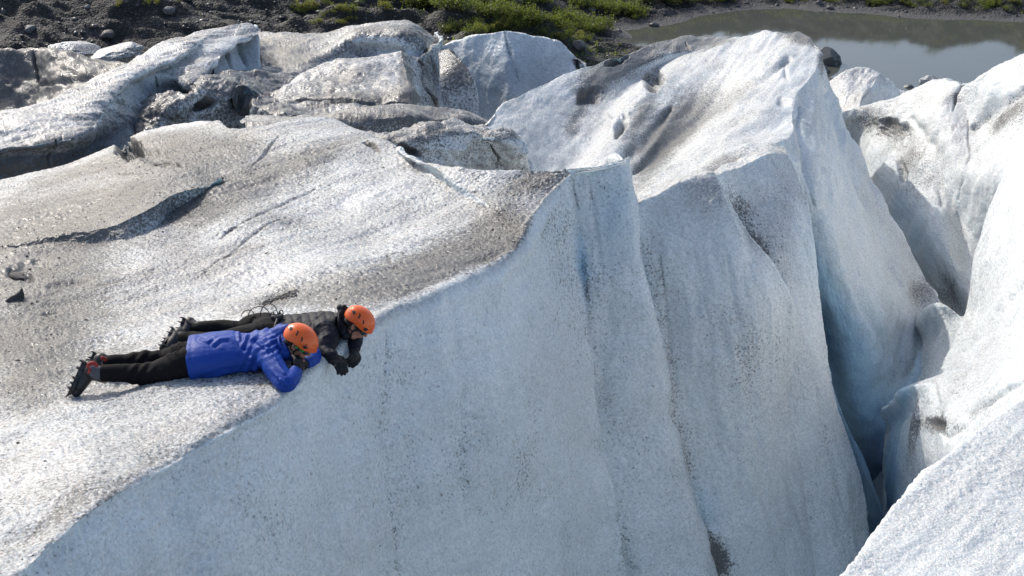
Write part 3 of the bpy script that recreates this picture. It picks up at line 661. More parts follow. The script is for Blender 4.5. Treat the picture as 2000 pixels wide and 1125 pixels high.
trc = [row((240, 170, -8.2), (330, 150, -8.2), (420, 110, -8.3), (500, 100, -8.4), (560, 120, -8.4), (650, 130, -8.4)),
       row((250, 200, -7.6), (340, 185, -7.5), (425, 143, -7.5), (500, 130, -7.7), (570, 150, -7.7), (650, 160, -7.7)),
       row((260, 240, -7.4), (340, 215, -7.0), (410, 180, -7.0), (470, 190, -7.1), (540, 200, -7.2), (640, 200, -7.3)),
       row((270, 275, -7.5), (340, 245, -7.3), (400, 225, -7.3), (470, 220, -7.4), (540, 225, -7.0), (640, 225, -7.0)),
       row((270, 340, -8), (340, 320, -8), (400, 300, -8), (460, 300, -8.2), (540, 280, -7.6), (640, 270, -7.4))]
sheet('trough', trc, 220, 300, amp=1.9, base_dirt=0.58, streak=(0.8, 0.6, 0), streak_amp=0.12, streak_f=(0.5, 2.2), rough=1.6, mat=ICE_FAR)
farc = [row((-150, 110, 46), (-20, 110, 46), (60, 110, 46), (120, 120, 46), (200, 130, 46), (300, 150, 44), (420, 160, 42)),
        row((-150, 80, 39), (-20, 95, 38), (60, 97, 38), (100, 99, 37.5), (160, 112, 37), (250, 128, 36), (420, 150, 34)),
        row((-150, 140, 38.2), (-20, 150, 37.3), (60, 150, 37.2), (110, 145, 36.4), (180, 150, 35.4), (280, 160, 34.4), (420, 180, 32)),
        row((-150, 190, 37.6), (-20, 200, 36.8), (60, 195, 36.4), (120, 185, 35.0), (200, 190, 33.8), (290, 200, 32.6), (420, 210, 31)),
        row((-150, 280, 32), (-20, 280, 31.5), (60, 270, 31), (130, 270, 30), (210, 270, 29.5), (300, 270, 29), (420, 280, 28))]
farc = [[r[0] + np.array((-4.0, -0.4, -0.3))] + r for r in farc]
sheet('farice', farc, 180, 360, sr=(1,), amp=1.6, base_dirt=0.62, streak=(0.8, -0.4, -0.3), streak_amp=0.14, streak_f=(0.4, 2.0), mat=ICE_FAR)


def lump(cx, cy, Y, w, h, dpt, seed, mat, dirt, tilt=0.0, nr=60, nc=90, jag=0.25):
    """a free block of ice: closed, faceted, irregular"""
    c = P(cx, cy, Y)
    th = np.linspace(0, math.pi, nr)[:, None]; ph = np.linspace(0, 2 * math.pi, nc, endpoint=False)[None, :]
    v = np.stack([np.sin(th) * np.cos(ph), np.sin(th) * np.sin(ph), np.cos(th) * np.ones_like(ph)], -1).reshape(-1, 3)
    r = 1 + jag * fbm(v * 1.4 + seed * 7.3, 3) + 0.4 * jag * fbm(v * 5 + seed, 3)
    for k in range(7):
        a = np.random.default_rng(seed * 31 + k).normal(size=3); a /= np.linalg.norm(a)
        d = v @ a * r; r = np.where(d > 0.78, r * 0.78 / np.maximum(d, 1e-3), r)
    q = v * r[:, None] * np.array((w / 2, dpt / 2, h / 2))
    ct, st = math.cos(tilt), math.sin(tilt)
    q = np.stack([q[:, 0] * ct + q[:, 2] * st, q[:, 1], -q[:, 0] * st + q[:, 2] * ct], -1)
    a = np.arange(nr * nc).reshape(nr, nc); a = np.concatenate([a, a[:, :1]], 1)
    f = np.stack([a[:-1, :-1], a[1:, :-1], a[1:, 1:], a[:-1, 1:]], -1).reshape(-1, 4)
    o = mesh_np('ice_block', q, f, mat, attrs={'dirt': np.full(len(q), dirt) + 0.2 * v[:, 0], 'blue': np.zeros(len(q)), 'crust': np.full(len(q), 0.4)})
    o.location = c
    return o


hb = [row((1590, 190, 34), (1640, 165, 34), (1685, 155, 34), (1705, 160, 33.6), (1725, 170, 33.4), (1760, 185, 33.2)),
      row((1596, 178, 31.5), (1640, 146, 31.5), (1688, 135, 31.5), (1718, 143, 31.3), (1738, 155, 31.6), (1756, 180, 31.8)),
      row((1606, 205, 30.8), (1650, 175, 30.8), (1692, 155, 31.0), (1713, 152, 30.9), (1736, 166, 31.2), (1757, 186, 31.5)),
      row((1625, 235, 30.0), (1662, 205, 30.0), (1688, 182, 30.2), (1698, 180, 30.3), (1730, 185, 30.9), (1757, 194, 31.3)),
      row((1650, 280, 29.4), (1675, 240, 29.2), (1678, 212, 29.6), (1690, 210, 30.0), (1725, 215, 30.6), (1757, 215, 31.1))]
o, _ = sheet('humpr', hb, 120, 150, sr=(1,), scol=(3,), amp=0.8, base_dirt=-0.05, streak=(-0.4, -0.7, -0.5), streak_amp=0.05, mat=ICE_FAR)
o.name = 'ice_block'; del o['kind']; tag(o, 'small white rounded hump of ice between the tall peak and the right hand wall', 'ice block')
o = lump(230, 105, 41, 1.5, 0.55, 1.4, 8, ICE_FAR, 0.35, -0.15); tag(o, 'grey leaf shaped ice block leaning beyond the long left ridge', 'ice block')
o = lump(150, 97, 43, 1.6, 0.4, 1.2, 9, ICE_FAR, 0.45, 0.1); tag(o, 'low dirty ice lump far left below the dark moraine', 'ice block')
o = lump(1336, 80, 27.6, 0.45, 0.17, 0.35, 12, ICE_FAR, 0.0, -0.4, 30, 40); tag(o, 'thin white ice shard sticking up from the dirty crest before the pond', 'ice block')

# the ice that lies under and between the ridges, down to the moraine
xs = np.linspace(-46, 46, 240); ys = np.linspace(0.5, 84, 240)
X, Y = np.meshgrid(xs, ys)
pts = np.stack([X.ravel(), Y.ravel(), np.zeros(X.size)], -1)
bz = -9.6 - 0.10 * np.maximum(Y.ravel() - 18, 0) - 19.5 * sstep(40, 80, Y.ravel()) + 1.2 * fbm(pts * 0.16, 4)
bz -= 3.5 * np.exp(-(((X.ravel() - 3.6) / 1.6)**2 + ((Y.ravel() - 14) / 3.0)**2))
pts[:, 2] = CAMZ + bz
o = mesh_np('glacier_bed', pts, grid_faces(240, 240)[:, ::-1], ICE_FAR, attrs={'shady': np.exp(-(((pts[:, 0] - 3.6) / 4)**2 + ((pts[:, 1] - 14) / 6)**2)), 'dirt': np.full(len(pts), 0.45) + 0.3 * fbm(pts * 0.4, 3) - 0.9 * np.exp(-(((pts[:, 0] - 3.6) / 4)**2 + ((pts[:, 1] - 14) / 6)**2)), 'blue': 0.6 * np.exp(-(((pts[:, 0] - 3.6) / 3)**2 + ((pts[:, 1] - 14) / 5)**2))})  # crevasse floor carries the painted shade tint too
tag(o, kind='structure')
# ---------------------------------------------------------------- moraine, pond, far bank
WZ = 0.0                         # pond level, 30 m under the camera
def W(px, py):
    p = P(px, py, -CAMZ + WZ); return (p[0], p[1])

pond = [W(1232, 62), W(1262, 54), W(1300, 49), (W(1345, 40)), W(1400, 27), W(1470, 19), W(1530, 17), W(1600, 22), W(1680, 27), W(1760, 34), W(1850, 39), W(1950, 42), W(2060, 44), W(2200, 46), W(2500, 50),
        W(2500, 260), W(1900, 200), W(1600, 150), W(1480, 128), W(1380, 112), W(1310, 98), W(1268, 88), W(1240, 74)]
pond = np.array(pond)


def sd_poly(x, y, poly):
    """signed distance to the shore: negative in the water"""
    d = np.full(x.shape, 1e9); inside = np.zeros(x.shape, bool)
    n = len(poly)
    for i in range(n):
        a = poly[i]; b = poly[(i + 1) % n]
        e = b - a; wx = x - a[0]; wy = y - a[1]
        t = np.clip((wx * e[0] + wy * e[1]) / (e @ e), 0, 1)
        d = np.minimum(d, (wx - e[0] * t)**2 + (wy - e[1] * t)**2)
        c = ((a[1] <= y) & (b[1] > y)) | ((b[1] <= y) & (a[1] > y))
        with np.errstate(divide='ignore', invalid='ignore'):
            xi = a[0] + (y - a[1]) / (b[1] - a[1]) * e[0]
        inside ^= c & (x < xi)
    return np.sqrt(d) * np.where(inside, -1, 1)


def ground_h(x, y):
    p = np.stack([x, y, np.zeros_like(x)], -1)
    wob = 0.9 * fbm(p * 0.25 + 3, 3)
    sd = sd_poly(x, y, pond) + wob
    h = np.where(sd < 0, np.maximum(sd * 0.25, -1.5), 0.10 * np.minimum(sd, 4) + 0.02 * sd)
    left = sstep(9, -4, x - 0.05 * (y - 100))                # the moraine rises towards the left
    mound = 1.5 * sstep(3.5, 9, sd) * (0.5 + fbm(p * 0.13 + 20, 4, ridge=False))
    band = np.exp(-((y - 108 - 0.10 * x) / 3.0)**2) + 0.9 * np.exp(-((y - 121 - 0.2 * x) / 3.5)**2) + 0.8 * np.exp(-((y - 99 - 0.2 * x) / 2.6)**2)
    h += left * (1.5 + 3.2 * band * (0.7 + 0.9 * fbm(p * np.array((0.09, 0.2, 1)) + 5, 3)) + 2.0 * sstep(-10, -45, x)) * sstep(1, 8, sd)
    h += mound
    # far bank behind the pond
    far = sstep(2.0, 12, sd) * sstep(128, 140, y)
    h += far * (3.6 + 1.6 * fbm(p * 0.1 + 8, 3))
    # two washed channels running to the near end of the pond
    for (a, b, w) in ((W(1185, 78), W(1330, 92), 0.9), (W(1130, 103), W(1300, 99), 0.8)):
        a = np.array(a); b = np.array(b); e = b - a
        t = np.clip(((x - a[0]) * e[0] + (y - a[1]) * e[1]) / (e @ e), 0, 1)
        dd = np.hypot(x - a[0] - e[0] * t, y - a[1] - e[1] * t - 0.5 * np.sin(t * 7))
        h = h * (1 - 0.93 * np.exp(-(dd / w)**2)) - 0.14 * np.exp(-(dd / (w * .7))**2)
    h += 0.6 * fbm(p * np.array((0.5, 0.9, 1)), 5, 0.6) * sstep(0.3, 3, sd) + 0.05 * fbm(p * 3.1, 2) * sstep(0, 1, sd)
    return h, sd


def ground_mat():
    m, nt, b = new_mat('moraine_gravel')
    tc = nd(nt, 'ShaderNodeTexCoord').outputs['Object']
    shore = nd(nt, 'ShaderNodeAttribute', attribute_name='shore').outputs['Fac']
    green = nd(nt, 'ShaderNodeAttribute', attribute_name='green').outputs['Fac']
    v = nd(nt, 'ShaderNodeTexVoronoi'); v.inputs['Scale'].default_value = 5.5; nt.links.new(tc, v.inputs['Vector'])
    sc = nd(nt, 'ShaderNodeSeparateColor'); nt.links.new(v.outputs['Color'], sc.inputs[0])
    n1 = noise_tex(nt, tc, 0.35, 5, 0.65); n2 = noise_tex(nt, tc, 6, 4, 0.7)
    stone = mixc(nt, mth(nt, 'POWER', sc.outputs[0], 8.0), (0.012, 0.012, 0.0135), (0.15, 0.14, 0.13))
    soil = mixc(nt, ramp(nt, n1, 0.35, 0.7), (0.006, 0.0056, 0.0064), (0.022, 0.0195, 0.018))
    col = mixc(nt, ramp(nt, n2, 0.4, 0.62), soil, stone)
    silt = mixc(nt, n2, (0.06, 0.058, 0.058), (0.12, 0.115, 0.11))
    col = mixc(nt, shore, col, silt)
    gfac = mth(nt, 'MULTIPLY', green, ramp(nt, n2, 0.42, 0.55))
    col = mixc(nt, gfac, col, (0.055, 0.07, 0.02))
    nt.links.new(col, b.inputs['Base Color'])
    b.inputs['Roughness'].default_value = 0.72
    bp = nd(nt, 'ShaderNodeBump'); bp.inputs['Strength'].default_value = 0.9; bp.inputs['Distance'].default_value = 0.12
    nt.links.new(mth(nt, 'ADD', n2, mth(nt, 'MULTIPLY', v.outputs['Distance'], -1.2)), bp.inputs['Height'])
    nt.links.new(bp.outputs[0], b.inputs['Normal'])
    return m


GROUND = ground_mat()
nx, ny = 460, 420
xs = np.linspace(-70, 80, nx); ys = np.concatenate([np.linspace(60, 90, 50), np.linspace(90.3, 160, 370)])
X, Y = np.meshgrid(xs, ys)
gx, gy = X.ravel(), Y.ravel()
h, sd = ground_h(gx, gy)
veg = 0.5 + 1.4 * fbm(np.stack([gx * 0.12, gy * 0.16, 0 * gx], -1) + 40, 3)
veg = np.clip(veg, 0, 1) * sstep(2.5, 6, sd) * (0.15 + 0.85 * sstep(-16, 0, gx))
shore = np.clip(sstep(3.2, 0.3, sd) + 0.35 * sstep(0.6, 0.9, 0.5 + fbm(np.stack([gx * .2, gy * .5, 0 * gx], -1) + 12, 3)), 0, 1)
g = mesh_np('moraine_ground', np.stack([gx, gy, h], -1), grid_faces(ny, nx)[:, ::-1], GROUND, attrs={'shore': shore, 'green': veg * 0.8})
tag(g, kind='structure')
# the land beyond, out to the horizon
a = np.linspace(-1, 1, 120); r = 158 * (40.0)**np.linspace(0, 1, 60)
A, R_ = np.meshgrid(a, r)
fx = A.ravel() * R_.ravel() * 1.3; fy = R_.ravel()
fh, fsd = ground_h(fx, fy)
fh = fh - 0.15 + 0.02 * (fy - 158) + 10 * sstep(200, 900, fy) * (0.6 + fbm(np.stack([fx * .004, fy * .004, 0 * fx], -1), 3))
g = mesh_np('far_hillside', np.stack([fx, fy, fh], -1), grid_faces(60, 120)[:, ::-1], GROUND, attrs={'shore': 0 * fx, 'green': np.full(len(fx), 0.9)})
tag(g, kind='structure')


def water_mat():
    m, nt, b = new_mat('pond_water')
    tc = nd(nt, 'ShaderNodeTexCoord').outputs['Object']
    mp = nd(nt, 'ShaderNodeMapping'); mp.inputs['Scale'].default_value = (1.0, 1.0, 1.0); nt.links.new(tc, mp.inputs[0])
    n = noise_tex(nt, mp.outputs[0], 3.2, 3, 0.6)
    n2 = noise_tex(nt, mp.outputs[0], 0.25, 3, 0.6)
    nt.links.new(mixc(nt, n2, (0.075, 0.080, 0.066), (0.09, 0.094, 0.08)), b.inputs['Base Color'])
    b.inputs['Roughness'].default_value = 0.05; b.inputs['IOR'].default_value = 1.33
    b.inputs['Specular IOR Level'].default_value = 0.6
    bp = nd(nt, 'ShaderNodeBump'); bp.inputs['Strength'].default_value = 0.10; bp.inputs['Distance'].default_value = 0.02
    nt.links.new(n, bp.inputs['Height']); nt.links.new(bp.outputs[0], b.inputs['Normal'])
    return m


xs = np.linspace(-2, 90, 60); ys = np.linspace(85, 150, 40); X, Y = np.meshgrid(xs, ys)
o = mesh_np('pond_water', np.stack([X.ravel(), Y.ravel(), 0 * X.ravel()], -1), grid_faces(40, 60)[:, ::-1], water_mat()); tag(o, kind='structure')

# ---------------------------------------------------------------- stones of the moraine (too many to count: one object)
def simple_mat(name, col, rough=0.7, metal=0.0, noise=None, bump=None, spec=0.5):
    m, nt, b = new_mat(name)
    b.inputs['Roughness'].default_value = rough; b.inputs['Metallic'].default_value = metal
    b.inputs['Specular IOR Level'].default_value = spec
    tc = nd(nt, 'ShaderNodeTexCoord').outputs['Object']
    if noise:
        n = noise_tex(nt, tc, noise[0], 4, 0.6)
        nt.links.new(mixc(nt, ramp(nt, n, 0.3, 0.7), col, noise[1]), b.inputs['Base Color'])
    else:
        b.inputs['Base Color'].default_value = (*col, 1)
    if bump:
        n = noise_tex(nt, tc, bump[0], 4, 0.6); bp = nd(nt, 'ShaderNodeBump')
        bp.inputs['Strength'].default_value = bump[1]; bp.inputs['Distance'].default_value = bump[2]
        nt.links.new(n, bp.inputs['Height']); nt.links.new(bp.outputs[0], b.inputs['Normal'])
    return m


ROCK = simple_mat('grey_rock', (0.10, 0.10, 0.105), 0.6, noise=(3, (0.2, 0.195, 0.19)), bump=(12, 0.6, 0.05))
ROCK_DARK = simple_mat('dark_rock', (0.045, 0.042, 0.042), 0.55, noise=(6, (0.09, 0.085, 0.08)), bump=(25, 0.6, 0.03))
PEB = simple_mat('pebble_mix', (0.016, 0.016, 0.018), 0.38, noise=(0.8, (0.11, 0.105, 0.10)))


def ico(sub=1):
    bm = bmesh.new(); bmesh.ops.create_icosphere(bm, subdivisions=sub, radius=1.0)
    v = np.array([x.co[:] for x in bm.verts]); f = np.array([[q.index for q in x.verts] for x in bm.faces]); bm.free()
    return v, f


iv, iff = ico(1)
N = 9000
sx = rng.uniform(-50, 55, N * 2); sy = rng.uniform(88, 142, N * 2)
sh, ssd = ground_h(sx, sy)
dens = 0.25 + 0.75 * (fbm(np.stack([sx * .2, sy * .3, 0 * sx], -1) + 60, 3) > 0.05)
ok = (ssd > 0.2) & (rng.random(N * 2) < dens)
sx, sy, sh = sx[ok][:N], sy[ok][:N], sh[ok][:N]; N = len(sx)
size = 0.045 * np.exp(rng.normal(0, 0.72, N)) + 0.02
V = iv[None] * (1 + 0.25 * rng.normal(size=(N, len(iv), 1))) * (size[:, None, None]) * np.stack([rng.uniform(.8, 1.6, N), rng.uniform(.8, 1.4, N), rng.uniform(.5, 1, N)], -1)[:, None, :]
V += np.stack([sx, sy, sh], -1)[:, None, :]
F = (iff[None] + (np.arange(N) * len(iv))[:, None, None]).reshape(-1, 3)
o = mesh_np('moraine_stones', V.reshape(-1, 3), F, PEB, smooth=False); tag(o, kind='stuff', label='grey stones strewn over the moraine', cat='gravel')


def rock_mesh(seed, mat, sub=3, flat=0.7, name='boulder'):
    v, f = ico(sub)
    r = 1 + 0.22 * fbm(v * 1.2 + seed * 5.1, 3)
    for k in range(9):
        a = np.random.default_rng(seed * 17 + k).normal(size=3); a /= np.linalg.norm(a)
        d = v @ a * r; r = np.where(d > 0.7, r * 0.7 / np.maximum(d, 1e-3), r)
    q = v * r[:, None]; q[:, 2] *= flat
    return mesh_np(name, q, f, mat, smooth=False)


bspots = [(330, 28, .55, 'light grey boulder on the dark bank above the long left ice ridge'), (1128, 92, .75, 'dark boulder beside the pale ice cone at the stream edge'),
          (1012, 4, .9, 'big pale rounded boulder among green shrubs at the top edge'), (210, 75, .6, 'dark flat boulder above the leaning grey ice block'),
          (1155, 20, .45, 'pale boulder between the two shrub clumps near the pond'), (1273, 26, .35, 'small whitish boulder on the silt flat at the pond head'),
          (172, 16, .3, 'bright white stone high on the dark moraine'), (700, 10, .5, 'pale boulder at the edge of the shrubs above the domed hump'),
          (60, 60, .5, 'grey boulder at the far left of the moraine'), (1620, 17, .4, 'dark boulder on the far shore of the pond')]
for i, (bx, by, s, lab) in enumerate(bspots):
    o = rock_mesh(i + 3, ROCK if i % 2 == 0 else ROCK_DARK)
    # find the ground under that pixel
    best = None
    for yy in np.linspace(90, 150, 240):
        p = P(bx, by, float(yy)); hh, _ = ground_h(np.array([p[0]]), np.array([p[1]]))
        if p[2] <= hh[0]: best = (p[0], p[1], hh[0]); break
    if best is None: best = (p[0], p[1], hh[0])
    o.location = (best[0], best[1], best[2] + 0.15 * s); o.scale = (s, s * .9, s); o.rotation_euler = (0, 0, i * 1.3)
    tag(o, lab, 'boulder', 'boulders on the moraine')

# ---------------------------------------------------------------- shrubs
def leaf_mat(name, c1, c2):
    m, nt, b = new_mat(name)
    tc = nd(nt, 'ShaderNodeTexCoord').outputs['Object']
    n = noise_tex(nt, tc, 7, 3, 0.7)
    nt.links.new(mixc(nt, ramp(nt, n, 0.35, 0.65), c1, c2), b.inputs['Base Color'])
    b.inputs['Roughness'].default_value = 0.55
    tr = nd(nt, 'ShaderNodeBsdfTranslucent'); tr.inputs[0].default_value = (c2[0] * 1.5, c2[1] * 1.6, c2[2], 1)
    mx = nd(nt, 'ShaderNodeMixShader'); mx.inputs[0].default_value = 0.45
    out = [q for q in nt.nodes if q.type == 'OUTPUT_MATERIAL'][0]
    nt.links.new(b.outputs[0], mx.inputs[1]); nt.links.new(tr.outputs[0], mx.inputs[2]); nt.links.new(mx.outputs[0], out.inputs[0])
    return m


LEAF = [leaf_mat('shrub_leaf', (0.08, 0.108, 0.020), (0.155, 0.175, 0.038)), leaf_mat('shrub_leaf_dark', (0.055, 0.085, 0.018), (0.11, 0.14, 0.03)),
        leaf_mat('shrub_leaf_yellow', (0.14, 0.16, 0.03), (0.22, 0.21, 0.05))]
TWIG = simple_mat('twig_bark', (0.06, 0.045, 0.035), 0.8)


def shrub(seed, mat):
    r = np.random.default_rng(seed)
    root = bpy.data.objects.new('shrub', None); link(root)
    q = []; st = []
    ncl = 14
    for k in range(ncl):
        c = np.array((r.normal(0, .5), r.normal(0, .4), r.uniform(.25, 0.95)))
        st.append(c)
        nleaf = 34
        pos = c + r.normal(0, .15, (nleaf, 3))
        for p_ in pos:
            a = r.normal(size=3); a /= np.linalg.norm(a); b_ = np.cross(a, r.normal(size=3)); b_ /= np.linalg.norm(b_)
            l, w = r.uniform(.05, .09), r.uniform(.03, .05)
            q += [p_ - a * l, p_ - b_ * w, p_ + a * l, p_ + b_ * w]
    q = np.array(q); q[:, 2] = np.abs(q[:, 2])
    mesh_np('foliage', q, np.arange(len(q)).reshape(-1, 4), mat, parent=root, smooth=False)
    V = []; F = []
    for c in st:
        b0 = len(V); base = np.array((c[0] * .15, c[1] * .15, -0.1))
        for (pp, rr) in ((base, .02), (c * 0.6, .014), (c, .006)):
            for t in range(4): V.append(pp + rr * np.array((math.cos(t * 1.57), math.sin(t * 1.57), 0)))
        for s_ in (0, 4):
            for t in range(4): F.append((b0 + s_ + t, b0 + s_ + (t + 1) % 4, b0 + s_ + 4 + (t + 1) % 4, b0 + s_ + 4 + t))
    mesh_np('stem', V, F, TWIG, parent=root, smooth=False)
    return root


protos = [shrub(100 + i, LEAF[[0, 0, 1, 1, 2][i]]) for i in range(5)]
spots = []
def scatter(n, x0, x1, y0, y1, s0, s1, kinds, slope=0.0):
    for _ in range(n):
        sx_ = random.uniform(x0, x1); sy_ = random.uniform(y0, y1) + slope * (sx_ - x0)
        spots.append((sx_, sy_, random.uniform(s0, s1), random.choice(kinds)))
scatter(34, 800, 985, 0, 26, .55, 1.0, (0, 1, 2))
scatter(18, 925, 1060, 20, 34, .5, .8, (0, 1), 0.12)
scatter(16, 870, 1000, 50, 66, .35, .6, (0, 4), 0.03)
scatter(34, 1120, 1250, 0, 14, .45, .85, (0, 1, 2), 0.20)
scatter(22, 1085, 1190, 36, 60, .5, .85, (0, 1), 0.08)
scatter(10, 1060, 1170, 64, 76, .35, .5, (0, 4), 0.1)
scatter(26, 1250, 1420, -6, 8, .5, .9, (0, 1, 2), 0.0)
scatter(10, 1000, 1100, 40, 60, .4, .65, (0, 1))
scatter(8, 560, 760, 0, 22, .4, .6, (0, 4), 0.04)
scatter(9, 580, 720, 18, 45, .3, .45, (4, 0), 0.1)
scatter(12, 1500, 1700, -8, 4, .3, .5, (4, 0))
scatter(34, 1700, 2000, -6, 16, .3, .55, (0, 0, 1, 4), 0.02)
scatter(4, 230, 420, 4, 14, .25, .4, (4, 0))
scatter(10, 1010, 1070, 0, 14, .4, .7, (1, 2, 0))
SG = []
used = [False] * 5
for (bx, by, s, k) in spots:
    # march the pixel ray to the ground
    ys_ = np.linspace(88, 156, 500)
    pp = np.array([P(bx, by, float(y_)) for y_ in ys_]); hh, _s = ground_h(pp[:, 0], pp[:, 1])
    hit = np.nonzero(pp[:, 2] <= hh)[0]
    if len(hit) == 0: continue
    i = hit[0]
    SG.append((pp[i, 0], pp[i, 1], hh[i], s * 1.35, k, _s[i]))
# a belt of taller shrubs on the far bank above the picture (seen mirrored in the pond)
for _ in range(70):
    x_ = random.uniform(8, 64); y_ = random.uniform(133, 148); hh, _s = ground_h(np.array([x_]), np.array([y_]))
    SG.append((x_, y_, hh[0], random.uniform(.5, .95), random.choice((0, 1, 0, 2, 4)), _s[0]))
zone = {0: 'bright green leafy shrub on the dark gravel moraine', 1: 'rounded fresh green shrub on the dark gravel moraine', 2: 'deep green thick shrub on the dark gravel moraine',
        3: 'dark green low shrub on the dark gravel moraine', 4: 'yellow green sparse shrub on the dark gravel moraine'}
for (x_, y_, z_, s, k, d_) in SG:
    if d_ < 0.5: continue
    src = protos[k]
    if not used[k]:
        root = src; used[k] = True
    else:
        root = src.copy(); SC.collection.objects.link(root)
        for ch in src.children:
            c = ch.copy(); SC.collection.objects.link(c); c.parent = root
    root.location = (x_, y_, z_ - 0.04); root.scale = (s * random.uniform(.9, 1.3), s * random.uniform(.9, 1.3), s * random.uniform(.7, 1.05))
    root.rotation_euler = (0, 0, random.uniform(0, 6.28))
    tag(root, zone[k], 'shrub', 'shrubs on the moraine')
for k in range(5):
    if not used[k]:
        for ch in list(protos[k].children): bpy.data.objects.remove(ch)
        bpy.data.objects.remove(protos[k])
# low grass and herbs between the shrubs
N = 26000
sx = rng.uniform(-14, 55, N); sy = rng.uniform(98, 150, N)
sh, ssd = ground_h(sx, sy)
vg = 0.5 + 1.4 * fbm(np.stack([sx * 0.12, sy * 0.16, 0 * sx], -1) + 40, 3)
ok = (ssd > 3) & (rng.random(N) < vg * vg * 0.8)
sx, sy, sh = sx[ok], sy[ok], sh[ok]; N = len(sx)
a = rng.uniform(0, 6.28, N); hgt = rng.uniform(.06, .22, N)
base = np.stack([sx, sy, sh], -1); dx = np.stack([np.cos(a), np.sin(a), 0 * a], -1) * rng.uniform(.05, .12, N)[:, None]
tip = base + np.stack([rng.normal(0, .06, N), rng.normal(0, .06, N), hgt], -1)
V = np.stack([base - dx, base + dx, tip + dx * .3, tip - dx * .3], 1).reshape(-1, 3)
o = mesh_np('ground_cover', V, np.arange(len(V)).reshape(-1, 4), LEAF[0], smooth=False); tag(o, 'low green herbs growing between the shrubs', 'herbs', kind='stuff')

# ---------------------------------------------------------------- dirty ice in the pond and the debris on the near ice
def wlump(px, py, w, h, d, seed, mat, dirt, lab, tilt=0):
    x_, y_ = W(px, py)
    o = lump(px, py, 30, w, h, d, seed, mat, dirt, tilt); o.location = (x_, y_, 0.12 * h)
    tag(o, lab, 'ice block'); return o
wlump(1612, 122, 2.6, 1.9, 2.2, 21, ICE_FAR, 0.95, 'dark dirty ice block standing in the pond right behind the tall peak', 0.3)
wlump(1590, 140, 2.6, 0.8, 2.0, 22, ICE_FAR, 0.9, 'low dark slab of ice in the water below the dirty block')
wlump(1820, 166, 1.9, 1.1, 1.6, 23, ICE_FAR, 0.62, 'striped brown and white ice block at the near shore of the pond', 0.1)
wlump(1775, 170, 0.8, 0.35, 0.7, 24, ICE_FAR, 0.95, 'small black ice lump left of the striped block')
# ---------------------------------------------------------------- the two people
CLOTH = {}
def cloth_mat(name, col, rough=0.75, bump=(60, 0.25, 0.004), sheen=0.0, spec=0.3, wr=0.5):
    m, nt, b = new_mat(name)
    b.inputs['Base Color'].default_value = (*col, 1); b.inputs['Roughness'].default_value = rough
    b.inputs['Specular IOR Level'].default_value = spec
    tc = nd(nt, 'ShaderNodeTexCoord').outputs['Object']
    mp = nd(nt, 'ShaderNodeMapping'); mp.inputs['Scale'].default_value = (1.0, 1.0, 1.0); nt.links.new(tc, mp.inputs[0])
    n = noise_tex(nt, mp.outputs[0], 11, 3, 0.55); n2 = noise_tex(nt, tc, 34, 3, 0.6)
    h = mth(nt, 'ADD', n, mth(nt, 'MULTIPLY', n2, 0.35))
    bp = nd(nt, 'ShaderNodeBump'); bp.inputs['Strength'].default_value = wr; bp.inputs['Distance'].default_value = 0.03
    nt.links.new(h, bp.inputs['Height']); nt.links.new(bp.outputs[0], b.inputs['Normal'])
    return m


BLUEJ = cloth_mat('blue_shell_fabric', (0.010, 0.052, 0.30), 0.55, spec=0.25, wr=0.25)
GREYJ = cloth_mat('charcoal_down_fabric', (0.010, 0.0115, 0.019), 0.6, spec=0.2, wr=0.45)
PANTS = cloth_mat('black_trousers_fabric', (0.011, 0.010, 0.011), 0.8, wr=0.25, spec=0.1)
PANTS2 = cloth_mat('black_trousers_fabric_two', (0.010, 0.010, 0.011), 0.8, wr=0.3, spec=0.12)
GLOVE = cloth_mat('black_glove_fabric', (0.010, 0.010, 0.012), 0.6)
ORANGE = simple_mat('orange_helmet_shell', (0.85, 0.135, 0.02), 0.32, noise=(5, (0.80, 0.12, 0.018)), spec=0.5)
VENT = simple_mat('dark_vent', (0.02, 0.012, 0.01), 0.7)
BOOT = simple_mat('boot_leather', (0.018, 0.017, 0.018), 0.5, bump=(40, 0.4, 0.004))
BOOTRED = simple_mat('red_boot_lining', (0.30, 0.02, 0.015), 0.7)
GAITER = simple_mat('grey_sock', (0.09, 0.09, 0.11), 0.8)
STEEL = simple_mat('crampon_steel', (0.04, 0.04, 0.042), 0.45, metal=0.6)
WEB = simple_mat('black_webbing', (0.012, 0.012, 0.012), 0.6)
GEARM = simple_mat('grey_metal_gear', (0.25, 0.25, 0.26), 0.35, metal=0.8)
GREENF = simple_mat('green_glasses_frame', (0.01, 0.42, 0.08), 0.35)
LENS = simple_mat('dark_lens', (0.01, 0.01, 0.012), 0.08, spec=0.8)
BLACKP = simple_mat('black_plastic', (0.012, 0.012, 0.012), 0.35)
HAIR = simple_mat('dark_hair', (0.018, 0.012, 0.009), 0.6, bump=(120, 0.6, 0.003))
GLOGO = simple_mat('white_print', (0.6, 0.6, 0.6), 0.6)


def skin_mat():
    m, nt, b = new_mat('skin')
    tc = nd(nt, 'ShaderNodeTexCoord').outputs['Object']
    n = noise_tex(nt, tc, 30, 4, 0.6)
    nt.links.new(mixc(nt, ramp(nt, n, 0.3, 0.7), (0.50, 0.25, 0.17), (0.40, 0.18, 0.12)), b.inputs['Base Color'])
    b.inputs['Roughness'].default_value = 0.5
    b.inputs['Subsurface Weight'].default_value = 0.15
    b.inputs['Subsurface Radius'].default_value = (0.02, 0.008, 0.004)
    return m


SKIN = skin_mat()


